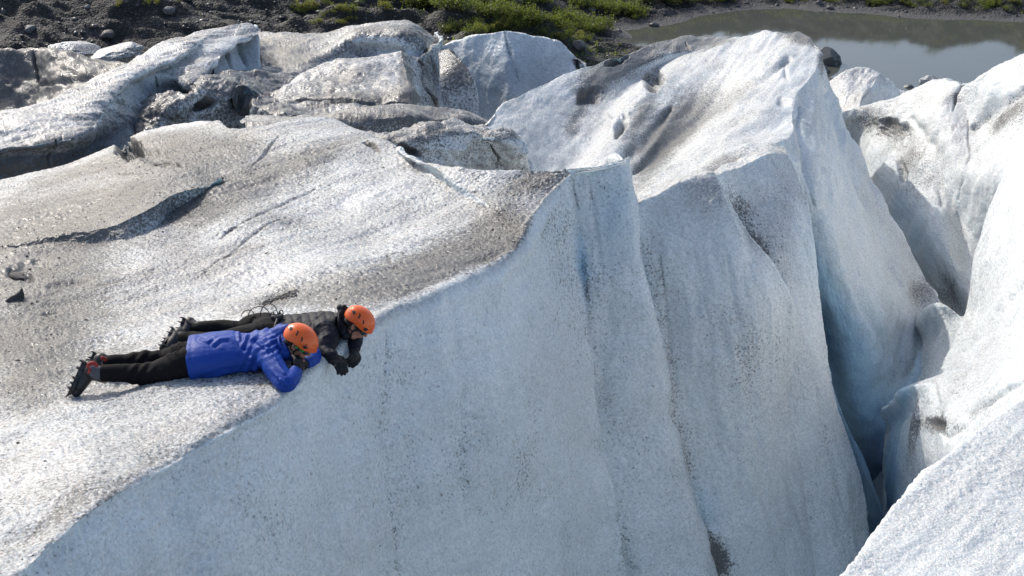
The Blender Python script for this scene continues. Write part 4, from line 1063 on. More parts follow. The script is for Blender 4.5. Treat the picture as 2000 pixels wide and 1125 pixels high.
def tube_v(rings, seg=20, power=2.0):
    """rings: (centre, axis_a * a, axis_b * b). Closed tube with flat ends"""
    V = []; F = []
    for c, A, B in rings:
        for k in range(seg):
            t = 2 * math.pi * k / seg; ct, st = math.cos(t), math.sin(t)
            ct = math.copysign(abs(ct)**(2 / power), ct); st = math.copysign(abs(st)**(2 / power), st)
            V.append(np.asarray(c) + np.asarray(A) * ct + np.asarray(B) * st)
    n = len(rings)
    for i in range(n - 1):
        for k in range(seg):
            a = i * seg + k; b = i * seg + (k + 1) % seg
            F.append((a, b, b + seg, a + seg))
    V.append(np.asarray(rings[0][0])); V.append(np.asarray(rings[-1][0])); a0, a1 = len(V) - 2, len(V) - 1
    for k in range(seg):
        F.append((a0, (k + 1) % seg, k)); F.append((a1, (n - 1) * seg + k, (n - 1) * seg + (k + 1) % seg))
    return V, F


def smooth_path(pts, n):
    """Catmull-Rom through rows of numbers"""
    a = np.array(pts, dtype=float)[:, None, :]
    return hermite(a, n)[:, 0, :]


def limb(pts, n=None, seg=20, caps=True, hint=(0, 0, 1), flat=1.0):
    """pts: (x,y,z,r) ; a round limb following a smooth path, rounded ends"""
    pts = [np.concatenate([np.asarray(p[0]), [p[1]]]) for p in pts]
    n = n or (len(pts) * 6)
    q = smooth_path(pts, n)
    c = q[:, :3]; r = q[:, 3]
    T = np.gradient(c, axis=0); T /= np.linalg.norm(T, axis=1)[:, None] + 1e-9
    rings = []
    def ax(t):
        A = np.cross(t, hint); 
        if np.linalg.norm(A) < 0.1: A = np.cross(t, (1, 0, 0))
        A /= np.linalg.norm(A); B = np.cross(A, t); return A, B
    if caps:
        A, B = ax(T[0])
        for k in (75, 50, 25): a = math.radians(k); rings.append((c[0] - T[0] * r[0] * math.sin(a), A * r[0] * math.cos(a), B * r[0] * math.cos(a) * flat))
    for i in range(n):
        A, B = ax(T[i]); rings.append((c[i], A * r[i], B * r[i] * flat))
    if caps:
        A, B = ax(T[-1])
        for k in (25, 50, 75): a = math.radians(k); rings.append((c[-1] + T[-1] * r[-1] * math.sin(a), A * r[-1] * math.cos(a), B * r[-1] * math.cos(a) * flat))
    return tube_v(rings, seg)


def ball(c, ax_, seg=20):
    """ellipsoid; ax_: three axis vectors with lengths"""
    rings = []
    for k in range(1, 12):
        a = math.pi * k / 12
        rings.append((np.asarray(c) - np.asarray(ax_[2]) * math.cos(a), np.asarray(ax_[0]) * math.sin(a), np.asarray(ax_[1]) * math.sin(a)))
    return tube_v(rings, seg)


def join_parts(parts):
    V = []; F = []
    for v, f in parts:
        b = len(V); V += [tuple(x) for x in v]; F += [tuple(i + b for i in q) for q in f]
    return V, F


def fuse(name, parts, mat, parent, voxel=0.008, smooth=4, disp=None, mats=None, fmat=None):
    """all the volumes grown together into one continuous surface"""
    V, F = join_parts(parts)
    me = bpy.data.meshes.new(name + '_src'); me.from_pydata(V, [], F); me.update()
    bm = bmesh.new(); bm.from_mesh(me); bmesh.ops.recalc_face_normals(bm, faces=bm.faces); bm.to_mesh(me); bm.free()
    tmp = bpy.data.objects.new(name + '_tmp', me); SC.collection.objects.link(tmp)
    r = tmp.modifiers.new('r', 'REMESH'); r.mode = 'VOXEL'; r.voxel_size = voxel; r.use_smooth_shade = True
    if smooth:
        s = tmp.modifiers.new('s', 'SMOOTH'); s.iterations = smooth; s.factor = 0.5
    dg = bpy.context.evaluated_depsgraph_get(); dg.update()
    ev = tmp.evaluated_get(dg)
    out = bpy.data.meshes.new_from_object(ev, depsgraph=dg)
    bpy.data.objects.remove(tmp)
    out.name = name
    if disp is not None:
        n = len(out.vertices); co = np.zeros(n * 3); out.vertices.foreach_get('co', co); co = co.reshape(-1, 3)
        no = np.zeros(n * 3); out.vertices.foreach_get('normal', no); no = no.reshape(-1, 3)
        d = disp(co, no); co = co + (no * d[:, None] if d.ndim == 1 else d)
        out.vertices.foreach_set('co', co.ravel())
    out.materials.clear()
    for m in (mats or [mat]): out.materials.append(m)
    out.polygons.foreach_set('use_smooth', np.ones(len(out.polygons), dtype=bool))
    if fmat is not None:
        c = np.zeros(len(out.polygons) * 3); out.polygons.foreach_get('center', c)
        out.polygons.foreach_set('material_index', fmat(c.reshape(-1, 3)).astype(np.int32))
    out.update()
    o = bpy.data.objects.new(name, out); link(o, parent)
    return o


def solid(name, parts, mat, parent, smooth=True):
    V, F = join_parts(parts)
    me = bpy.data.meshes.new(name); me.from_pydata(V, [], F); me.update()
    bm = bmesh.new(); bm.from_mesh(me); bmesh.ops.recalc_face_normals(bm, faces=bm.faces); bm.to_mesh(me); bm.free()
    me.materials.append(mat)
    if smooth: me.polygons.foreach_set('use_smooth', np.ones(len(me.polygons), dtype=bool))
    return link(bpy.data.objects.new(name, me), parent)


def unit(v): v = np.asarray(v, float); return v / np.linalg.norm(v)


def folds(freq, amp, seed, dirs=(0.3, 1, 1), ridge=True):
    def f(co, no):
        q = co * freq * np.array(dirs) + seed
        w = co + 0.06 * np.stack([gnoise(co * 5 + seed), gnoise(co * 5 + 9 + seed), gnoise(co * 5 + 17 + seed)], -1)
        q = w * freq * np.array(dirs) + seed
        n = fbm(q, 2)
        return amp * (-np.abs(n) * 2.2 + 0.5) + amp * 0.4 * gnoise(co * freq * 3)
    return f


class Head:
    def __init__(s, c, f, u):
        s.c = np.asarray(c); s.f = unit(f); s.r = unit(np.cross(s.f, u)); s.u = np.cross(s.r, s.f)
    def __call__(s, a, b, c): return s.c + s.f * a + s.r * b + s.u * c       # forward, right, up


def head_parts(H, neck_to):
    f, r, u = H.f, H.r, H.u
    ps = [ball(H(-0.008, 0, 0.03), (f * 0.098, r * 0.076, u * 0.092)),
          ball(H(0.030, 0, -0.035), (f * 0.060, r * 0.058, u * 0.075)),
          limb([(H(0.0, 0.045, -0.06), .022), (H(0.045, 0.030, -0.088), .022), (H(0.074, 0, -0.096), .020), (H(0.045, -0.030, -0.088), .022), (H(0.0, -0.045, -0.06), .022)]),
          ball(H(0.080, 0, -0.088), (f * 0.018, r * 0.022, u * 0.018)),
          limb([(H(0.088, 0, 0.020), .009), (H(0.103, 0, 0.000), .010), (H(0.114, 0, -0.020), .0125)]),
          ball(H(0.102, 0.011, -0.026), (f * .011, r * .008, u * .008)), ball(H(0.102, -0.011, -0.026), (f * .011, r * .008, u * .008)),
          limb([(H(0.070, 0.045, 0.026), .011), (H(0.090, 0.015, 0.030), .011), (H(0.090, -0.015, 0.030), .011), (H(0.070, -0.045, 0.026), .011)]),
          limb([(H(0.078, 0.022, -0.052), .006), (H(0.095, 0, -0.049), .008), (H(0.078, -0.022, -0.052), .006)]),
          limb([(H(0.076, 0.019, -0.064), .007), (H(0.091, 0, -0.064), .009), (H(0.076, -0.019, -0.064), .007)]),
          ball(H(0.058, 0.042, -0.022), (f * .022, r * .018, u * .022)), ball(H(0.058, -0.042, -0.022), (f * .022, r * .018, u * .022))]
    for sgn in (1, -1):
        ps.append(limb([(H(-0.004, .076 * sgn, 0.020), .009), (H(-0.022, .082 * sgn, 0.012), .009), (H(-0.020, .082 * sgn, -0.012), .008), (H(-0.006, .076 * sgn, -0.030), .009)]))
        ps.append(ball(H(-0.006, .072 * sgn, -0.004), (f * .018, r * .010, u * .026)))
    ps.append(limb([(H(-0.03, 0, -0.04), .060), (H(-0.05, 0, -0.09), .056), (np.asarray(neck_to), .062)]))
    return ps


def helmet(H, parent, vent_px, scale=1.0):
    """climbing helmet: shell with a scooped rim, dots and vents along each side"""
    A, B, C = 0.136 * scale, 0.116 * scale, 0.118 * scale
    ctr = H(-0.006, 0, 0.040)
    nph, nth = 120, 60
    ph = np.linspace(0, 2 * math.pi, nph, endpoint=False)
    # rim height (local up) as a function of phi (0 = front)
    rim = -0.012 + 0.006 * np.cos(ph) - 0.030 * np.clip(-np.cos(ph), 0, 1)**1.5 + 0.010 * np.exp(-((np.abs(np.abs(ph - math.pi) - math.pi / 2 * 0.9)) / 0.35)**2)
    def shell(g):
        V = []
        for i in range(nth):
            t = i / (nth - 1)
            for k in range(nph):
                zmin = rim[k] / C; th = math.acos(max(-1, min(1, zmin))) * t
                x, y, z = math.sin(th) * math.cos(ph[k]), math.sin(th) * math.sin(ph[k]), math.cos(th)
                # brow flattening and a soft keel line round the shell
                s_ = 1 + 0.018 * math.cos(2 * ph[k]) * math.sin(th)
                keel = 0.0035 * math.exp(-((z - 0.30) / 0.05)**2)
                br = 0.010 * sstep(0.8, 1.0, t) * max(0, math.cos(ph[k]))**2
                V.append(ctr + H.f * (x * (A + g + keel + br) * s_) + H.r * (y * (B + g + keel) * s_) + H.u * (z * (C + g) * (1 - 0.06 * z * z)))
        return V
    o1 = shell(0.0); o2 = shell(-0.009)
    n = len(o1); V = o1 + o2; F = []
    for i in range(nth - 1):
        for k in range(nph):
            a = i * nph + k; b = i * nph + (k + 1) % nph
            F.append((a, b, b + nph, a + nph)); F.append((a + n, a + nph + n, b + nph + n, b + n))
    for k in range(nph):
        a = (nth - 1) * nph + k; b = (nth - 1) * nph + (k + 1) % nph
        F.append((a, b, b + n, a + n))
    o = solid('helmet', [(V, F)], ORANGE, parent)
    # vents: where the ray of a pixel meets the shell, mirrored to the other side
    o1a = np.array(o1)
    for (vx, vy, kind, ang) in vent_px:
        x_, y_ = proj(o1a); nn = o1a - ctr
        camd = np.array((0, 0, CAMZ)) - o1a
        front = (nn * camd).sum(1) > 0
        d = np.hypot(x_ - vx, y_ - vy) + np.where(front, 0, 1e4)
        hit = o1a[d.argmin()]
        loc = np.array(((hit - ctr) @ H.f, (hit - ctr) @ H.r, (hit - ctr) @ H.u))
        for sgn in (1, -1):
            l = loc * np.array((1, sgn, 1))
            nl = unit(l / np.array((A * A, B * B, C * C)))
            nw = H.f * nl[0] + H.r * nl[1] + H.u * nl[2]
            c = ctr + H.f * l[0] + H.r * l[1] + H.u * l[2]
            e1 = unit(np.cross(nw, H.u)); e1 = e1 if e1 @ H.f > 0 else -e1; e2 = np.cross(nw, e1)
            if e2 @ H.u < 0: e2 = -e2
            if kind == 'dot':
                pts = [(0.0185 * math.cos(t), 0.0185 * math.sin(t)) for t in np.linspace(0, 2 * math.pi, 20, endpoint=False)]
                nm = 'plug'; top = 0.0025
            else:
                pts = [(-0.029, 0.013), (-0.004, 0.016), (0.030, -0.010), (0.006, -0.016)]; nm = 'vent'; top = 0.0018
            ca, sa = math.cos(ang), math.sin(ang)
            pts = [(p[0] * ca - p[1] * sa, p[0] * sa + p[1] * ca) for p in pts]
            m_ = len(pts)
            V2 = [c + e1 * p[0] + e2 * p[1] + nw * (top - 0.35 * (p[0]**2 + p[1]**2) / 0.12 * 2) for p in pts] + [c + e1 * p[0] + e2 * p[1] - nw * 0.006 for p in pts]
            V2 += [c + nw * top, c - nw * .006]
            F2 = [(k, (k + 1) % m_, (k + 1) % m_ + m_, k + m_) for k in range(m_)]
            F2 += [(2 * m_, (k + 1) % m_, k) for k in range(m_)] + [(2 * m_ + 1, k + m_, (k + 1) % m_ + m_) for k in range(m_)]
            solid(nm, [(V2, F2)], VENT, o, smooth=False)
    return o


def glasses(H, parent, armmat, green=True):
    parts = []
    for sgn in (1, -1):
        V = []
        pts = [(0.060, 0.062), (0.084, 0.040), (0.099, 0.010)]
        lens = limb([(H(0.062, .064 * sgn, 0.004), .013), (H(0.086, .044 * sgn, 0.000), .019), (H(0.100, .020 * sgn, 0.000), .017)], flat=0.35, hint=tuple(np.cross(H.u, (0.3, 0.1, 0.2))))
        parts.append(lens)
    parts.append(limb([(H(0.104, .012, 0.010), .004), (H(0.108, 0, 0.012), .004), (H(0.104, -.012, 0.010), .004)]))
    g = solid('sunglasses', parts, LENS, parent)
    for sgn in (1, -1):
        solid('temple', [limb([(H(0.066, .074 * sgn, 0.010), .0065), (H(0.03, .084 * sgn, 0.012), .0060), (H(-0.012, .086 * sgn, 0.012), .0050)])], BLACKP, g)
        if green:
            solid('green_grip', [limb([(H(0.062, .076 * sgn, 0.011), .0080), (H(0.044, .083 * sgn, 0.012), .0080)]), limb([(H(0.030, .087 * sgn, 0.012), .0075), (H(0.000, .089 * sgn, 0.013), .0072)])], GREENF, g)
    return g


def strap(H, parent):
    ps = []
    for sgn in (1, -1):
        ps.append(limb([(H(0.030, .098 * sgn, 0.03), .0065), (H(0.012, .084 * sgn, -0.03), .0065), (H(0.035, .050 * sgn, -0.098), .0065), (H(0.05, 0, -0.116), .0065)]))
        ps.append(limb([(H(-0.055, .090 * sgn, 0.02), .0055), (H(-0.02, .086 * sgn, -0.03), .0055), (H(0.014, .082 * sgn, -0.035), .0055)]))
    return solid('chin_strap', ps, WEB, parent)


def glove(name, wrist, palm_dir, back_dir, parent, curl=0.6, size=1.0, spread=0.0):
    """palm, four bent fingers of different length, thumb from the side of the palm"""
    d = unit(palm_dir); b = unit(np.asarray(back_dir) - d * (np.asarray(back_dir) @ d)); w = np.cross(d, b)
    W0 = np.asarray(wrist); k = size
    ps = [limb([(W0 - d * .05 * k, .036 * k), (W0, .033 * k), (W0 + d * .02 * k, .034 * k)]),
          ball(W0 + d * .05 * k, (d * .056 * k, w * .046 * k, b * .022 * k))]
    for i, (off, L) in enumerate(((-.032, .068), (-.011, .080), (.011, .076), (.032, .060))):
        p = W0 + d * .088 * k + w * off * k
        q = [(p, .0125 * k)]
        ang = 0.0; cur = p
        for j, fr_ in enumerate((.45, .32, .26)):
            ang += curl * (0.9 + 0.12 * i)
            dd = d * math.cos(ang) - b * math.sin(ang) + w * spread * (i - 1.5) * 0.3
            cur = cur + unit(dd) * L * fr_ * k; q.append((cur, (.0120 - .001 * j) * k))
        ps.append(limb(q, n=16, seg=12))
    p = W0 + d * .025 * k - w * .036 * k
    ps.append(limb([(p, .016 * k), (p + (d * .7 - w * .55 - b * .15) * .034 * k, .0145 * k), (p + (d * 1.0 - w * .35 - b * .6) * .062 * k, .012 * k)], n=14, seg=12))
    o = fuse(name, ps, GLOVE, parent, voxel=0.0045, smooth=2)
    return o


def boot(Hl, T, shin, parent, red=True, ankle=None):
    """Hl heel corner of the sole, T toe end of the sole, shin: direction from ankle to knee"""
    Hl, T = np.asarray(Hl), np.asarray(T); s = unit(T - Hl)
    m = unit(np.asarray(shin) - s * (np.asarray(shin) @ s)); w = np.cross(s, m); L = np.linalg.norm(T - Hl)
    def q(a, b, c): return Hl + s * a * L / .30 + w * b * 1.12 + m * c * 1.08
    ps = [limb([(q(.030, 0, .045), .048), (q(.10, 0, .050), .050), (q(.18, 0, .046), .051), (q(.255, 0, .040), .041)], flat=0.98),
          limb([(q(.05, 0, .06), .046), (q(.068, 0, .11), .048), (q(.055, 0, .165), .054)]),
          limb([(q(.10, 0, .07), .044), (q(.16, 0, .058), .040)])]
    if ankle is not None: ps.append(limb([(q(.07, 0, .08), .056), ((q(.065, 0, .12) + np.asarray(ankle)) / 2, .060), (np.asarray(ankle), .057)]))
    bt = fuse('boot', ps, BOOT, parent, voxel=0.006, smooth=2)
    # sole
    out = [(0.0, .020), (.01, .033), (.06, .035), (.12, .033), (.19, .046), (.25, .044), (.285, .026), (.30, .008)]
    loop = [q(a, b, 0) for a, b in out] + [q(a, -b, 0) for a, b in reversed(out)]
    lo2 = [p + m * .020 for p in loop]; n = len(loop)
    V = loop + lo2; F = [tuple(range(n)), tuple(range(2 * n - 1, n - 1, -1))] + [(i, (i + 1) % n, (i + 1) % n + n, i + n) for i in range(n)]
    solid('sole', [(V, F)], BLACKP, bt, smooth=False)
    if red:
        for a in (.10, .125, .15):
            pass
    laces = [limb([(q(.095 + .022 * k, -.028, .100 - .010 * k), .004), (q(.105 + .022 * k, 0, .110 - .011 * k), .004), (q(.115 + .022 * k, .028, .098 - .010 * k), .004)], n=8, seg=6) for k in range(4)]
    solid('laces', laces, BOOTRED if red else WEB, bt)
    # crampon: frame under the sole, ten points, two front points, straps, heel lever
    cr = []
    def bar(p0, p1, r=.005): cr.append(limb([(p0, r), ((p0 + p1) / 2, r), (p1, r)], n=4, seg=6))
    for sg in (1, -1):
        bar(q(.01, .028 * sg, -.004), q(.10, .026 * sg, -.004)); bar(q(.15, .036 * sg, -.004), q(.285, .030 * sg, -.004))
        for a in (.012, .075, .160, .205, .25):
            p0 = q(a, .034 * sg, 0); cr.append(limb([(p0 + m * .012, .008), (p0 - m * .012 + w * sg * .004, .0065), (p0 - m * .033 + w * sg * .006, .0012)], n=8, seg=6))
        p0 = q(.285, .020 * sg, .0); cr.append(limb([(p0, .007), (p0 + s * .030 - m * .008, .005), (p0 + s * .042 - m * .018, .0012)], n=8, seg=6))
    bar(q(.10, 0, -.004), q(.16, 0, -.004), .006)
    for a in (.015, .10, .16, .27): bar(q(a, -.030, -.004), q(a, .030, -.004))
    c = solid('crampon', cr, STEEL, bt)
    st = [limb([(q(.24, -.045, .01), .0045), (q(.235, -.03, .070), .0045), (q(.235, .03, .070), .0045), (q(.24, .045, .01), .0045)], n=16, seg=6),
          limb([(q(.02, -.045, .02), .0045), (q(.09, -.048, .085), .0045), (q(.125, 0, .104), .0045), (q(.09, .048, .085), .0045), (q(.02, .045, .02), .0045)], n=20, seg=6)]
    solid('crampon_strap', st, WEB, bt)
    solid('heel_lever', [limb([(q(-.012, 0, .015), .009), (q(-.022, 0, .05), .008), (q(-.012, 0, .085), .007)], n=8, seg=8)], BLACKP, bt)
    return bt


UPZ = np.array((0, 0, 1.0)); LAT = np.array((0, 1.0, 0)); FW = np.array((1.0, 0, 0))


def torso(rings, power=2.2, seg=28):
    """rings (px,py,Y,a lateral,b thick, yaw)"""
    out = []
    c = [P(r[0], r[1], r[2]) for r in rings]
    arr = smooth_path([[*c[i], rings[i][3], rings[i][4]] for i in range(len(rings))], len(rings) * 5)
    cc = arr[:, :3]; T = np.gradient(cc, axis=0); T /= np.linalg.norm(T, axis=1)[:, None]
    for i in range(len(arr)):
        A = np.cross(UPZ, T[i]); A /= np.linalg.norm(A); B = np.cross(T[i], A)
        out.append((cc[i], A * arr[i, 3], B * arr[i, 4]))
    return tube_v(out, seg, power)


def L_(*pts, **kw): return limb([(P(p[0], p[1], p[2]), p[3]) for p in pts], **kw)


# ---- the one in the blue jacket
def person_blue():
    root = bpy.data.objects.new('person', None); link(root)
    H = Head(P(583, 671, 9.40), (0.80, -0.16, -0.62), (0.56, -0.02, 0.80))
    skinparts = head_parts(H, P(548, 683, 9.46))
    skinparts += [torso([(392, 697, 9.43, .16, .09), (450, 690, 9.48, .15, .09), (510, 684, 9.48, .17, .09), (545, 680, 9.47, .13, .075)]),
                  L_((528, 700, 9.30, .05), (560, 745, 9.06, .04), (574, 724, 9.2, .03)), L_((556, 662, 9.62, .05), (607, 695, 9.58, .04), (590, 713, 9.34, .03)),
                  L_((392, 704, 9.34, .08), (302, 731, 9.28, .05), (190, 729, 9.17, .038)), L_((388, 690, 9.58, .08), (300, 708, 9.56, .045), (207, 709, 9.5, .036))]
    body = fuse('body', skinparts, SKIN, root, voxel=0.005, smooth=1)
    hair = fuse('hair', [ball(H(-0.014, 0, 0.030), (H.f * 0.100, H.r * 0.083, H.u * 0.092)), ball(H(-0.062, 0, -0.018), (H.f * 0.044, H.r * 0.068, H.u * 0.052))], HAIR, root, voxel=.006, smooth=2)
    helmet(H, root, [(567, 642, 'dot', 0), (580, 650, 'slot', -0.2), (590, 664, 'slot', -0.2), (597, 677, 'dot', 0)])
    glasses(H, root, GREENF, True); strap(H, root)
    # jacket: body, arms, collar
    jp = [torso([(374, 699, 9.42, .238, .147), (400, 695, 9.43, .235, .147), (450, 688, 9.47, .215, .140), (487, 687, 9.475, .195, .118), (515, 682, 9.475, .205, .128), (540, 678, 9.47, .195, .125), (557, 674, 9.46, .13, .10)]),
          L_((520, 688, 9.36, .105), (530, 708, 9.24, .088), (546, 733, 9.10, .078), (560, 748, 9.03, .070), (568, 742, 9.07, .062), (575, 731, 9.14, .054), n=40),
          L_((545, 664, 9.60, .10), (575, 668, 9.66, .085), (600, 684, 9.64, .075), (611, 697, 9.56, .066), (601, 709, 9.43, .056), n=36),
          L_((545, 676, 9.46, .105), (562, 676, 9.44, .094), (569, 680, 9.43, .088), n=16, caps=False),
          L_((544, 658, 9.50, .075), (553, 650, 9.50, .066), (558, 645, 9.50, .05), n=12)]
    f1 = folds(3.2, 0.008, 3.3, (0.8, 1.0, 1.3)); 
    def disp(co, no):
        px, py = proj(co)
        d = f1(co, no)
        # gathers at the waist, deep creases over the shoulder blade, flattened hem panel
        w = np.exp(-((px - 492) / 22)**2)
        d += w * 0.007 * np.sin((px + 0.5 * py) * 0.36 + 3 * gnoise(co * 5))
        w2 = np.exp(-((px - 525) / 24)**2 - ((py - 672) / 26)**2)
        d += w2 * 0.006 * np.sin((px * 0.5 + py) * 0.5 + 3 * gnoise(co * 6))
        w3 = np.exp(-((px - 545) / 16)**2 - ((py - 735) / 26)**2)
        d += w3 * 0.006 * np.sin((px - py) * 0.35)
        for pts, w_, am in (([(417, 672), (430, 663), (448, 661), (460, 669), (471, 685), (490, 701)], 3.0, .010), ([(465, 651), (467, 665), (473, 676)], 2.6, .010),
                            ([(474, 676), (481, 658), (501, 646)], 2.8, .010), ([(489, 665), (506, 651), (522, 642)], 2.4, .009), ([(503, 667), (519, 679), (530, 684)], 2.6, .010),
                            ([(512, 660), (528, 664), (540, 662)], 2.2, .008), ([(530, 690), (545, 712), (556, 728)], 2.6, .008), ([(390, 662), (405, 668), (412, 664)], 2.4, .008),
                            ([(400, 742), (440, 728), (500, 720)], 3.2, .009), ([(548, 742), (560, 752), (574, 750)], 2.6, .007)):
            dm = np.full(px.shape, 1e9)
            for a_, b_ in zip(pts[:-1], pts[1:]):
                e0, e1 = b_[0] - a_[0], b_[1] - a_[1]
                t_ = np.clip(((px - a_[0]) * e0 + (py - a_[1]) * e1) / (e0 * e0 + e1 * e1), 0, 1)
                dm = np.minimum(dm, np.hypot(px - a_[0] - e0 * t_, py - a_[1] - e1 * t_))
            d += am * np.exp(-(dm / w_)**2) - am * 0.5 * np.exp(-((dm - 2.2 * w_) / w_)**2)
        d *= 1 - 0.75 * np.exp(-((px - 374) / 4)**2)
        return d
    jk = fuse('jacket', jp, BLUEJ, root, voxel=0.0065, smooth=3, disp=disp)
    # storm collar and the folded hood behind the neck
    col = []
    for k in range(28):
        t = 2 * math.pi * k / 28
        col.append((H(-0.052 + 0.075 * math.cos(t) * 1.05, 0.088 * math.sin(t), -0.086 - 0.022 * math.cos(t)), .012))
    ring = limb(col + [col[0]], n=90, seg=8, caps=False, flat=2.6)
    solid('collar', [ring], BLUEJ, jk)
    fuse('hood', [L_((548, 645, 9.56, .05), (552, 655, 9.50, .058), (553, 672, 9.42, .055), (556, 692, 9.33, .040)), L_((538, 652, 9.52, .04), (541, 668, 9.44, .045), (545, 684, 9.36, .034))], BLUEJ, jk, voxel=.007, smooth=3, disp=folds(9, .009, 1.1))
    for nm, a, b_ in (('cuff', (575, 731, 9.14), (578, 724, 9.19)), ('cuff', (601, 709, 9.43), (595, 712, 9.38))):
        solid(nm, [L_((*a, .050), (*b_, .047), caps=False, n=8)], BLUEJ, jk)
    tp = [torso([(374, 701, 9.42, .19, .112), (400, 697, 9.43, .19, .11), (440, 692, 9.46, .17, .11)]),
          L_((392, 703, 9.35, .085), (372, 707, 9.32, .112), (345, 716, 9.29, .110), (300, 731, 9.275, .095), (268, 731, 9.25, .078), (235, 729, 9.21, .066), (206, 729, 9.18, .059), (197, 729, 9.175, .058), n=60, caps=False),
          L_((390, 692, 9.56, .085), (360, 692, 9.58, .095), (318, 704, 9.57, .078), (285, 703, 9.55, .070), (245, 706, 9.53, .058), (214, 709, 9.51, .056), n=50)]
    fz = folds(4.5, 0.011, 8.8, (0.9, 1.0, 1.2))
    def disp2(co, no):
        px, py = proj(co); d = fz(co, no)
        d += np.exp(-((px - 275) / 30)**2) * 0.005 * np.sin((px * 0.8 + py * 0.7) * 0.33 + 4 * gnoise(co * 4)) + np.exp(-((px - 345) / 24)**2) * 0.005 * np.sin((px - py * 0.8) * 0.3 + 4 * gnoise(co * 5))
        return d
    fuse('trousers', tp, PANTS, root, voxel=0.007, smooth=3, disp=disp2)
    nb = boot(P(164, 704, 9.22), P(134, 770, 9.10), P(300, 733, 9.27) - P(190, 729, 9.17), root, ankle=P(179, 724, 9.175))
    solid('sock', [L_((210, 729, 9.18, .050), (192, 728, 9.172, .052), (180, 724, 9.17, .052), n=12)], GAITER, nb)
    solid('boot_collar', [L_((189, 714, 9.13, .013), (182, 709, 9.13, .015), (173, 712, 9.13, .013), n=12), L_((171, 716, 9.10, .008), (176, 722, 9.09, .008), (173, 728, 9.09, .008), n=10)], BOOTRED, nb)
    fb_ = boot(P(186, 690, 9.60), P(158, 741, 9.44), P(300, 706, 9.56) - P(207, 708, 9.5), root, ankle=P(197, 703, 9.53))
    solid('sock', [L_((214, 709, 9.51, .046), (203, 706, 9.52, .047), (196, 703, 9.53, .047), n=12)], GAITER, fb_)
    solid('boot_collar', [L_((206, 702, 9.46, .014), (200, 699, 9.46, .015), n=8)], BOOTRED, fb_)
    glove('glove', P(579, 723, 9.18), P(592, 704, 9.30) - P(577, 730, 9.14), (0.55, -0.8, 0.1), root, curl=0.75, size=1.12)
    glove('glove', P(596, 712, 9.38), P(584, 716, 9.28) - P(600, 711, 9.42), (0.4, -0.2, -0.9), root, curl=0.6)
    tag(root, 'person in bright blue jacket lying face down, chin on gloved fist, green sunglasses', 'person', 'people lying at the ice edge')
    return root


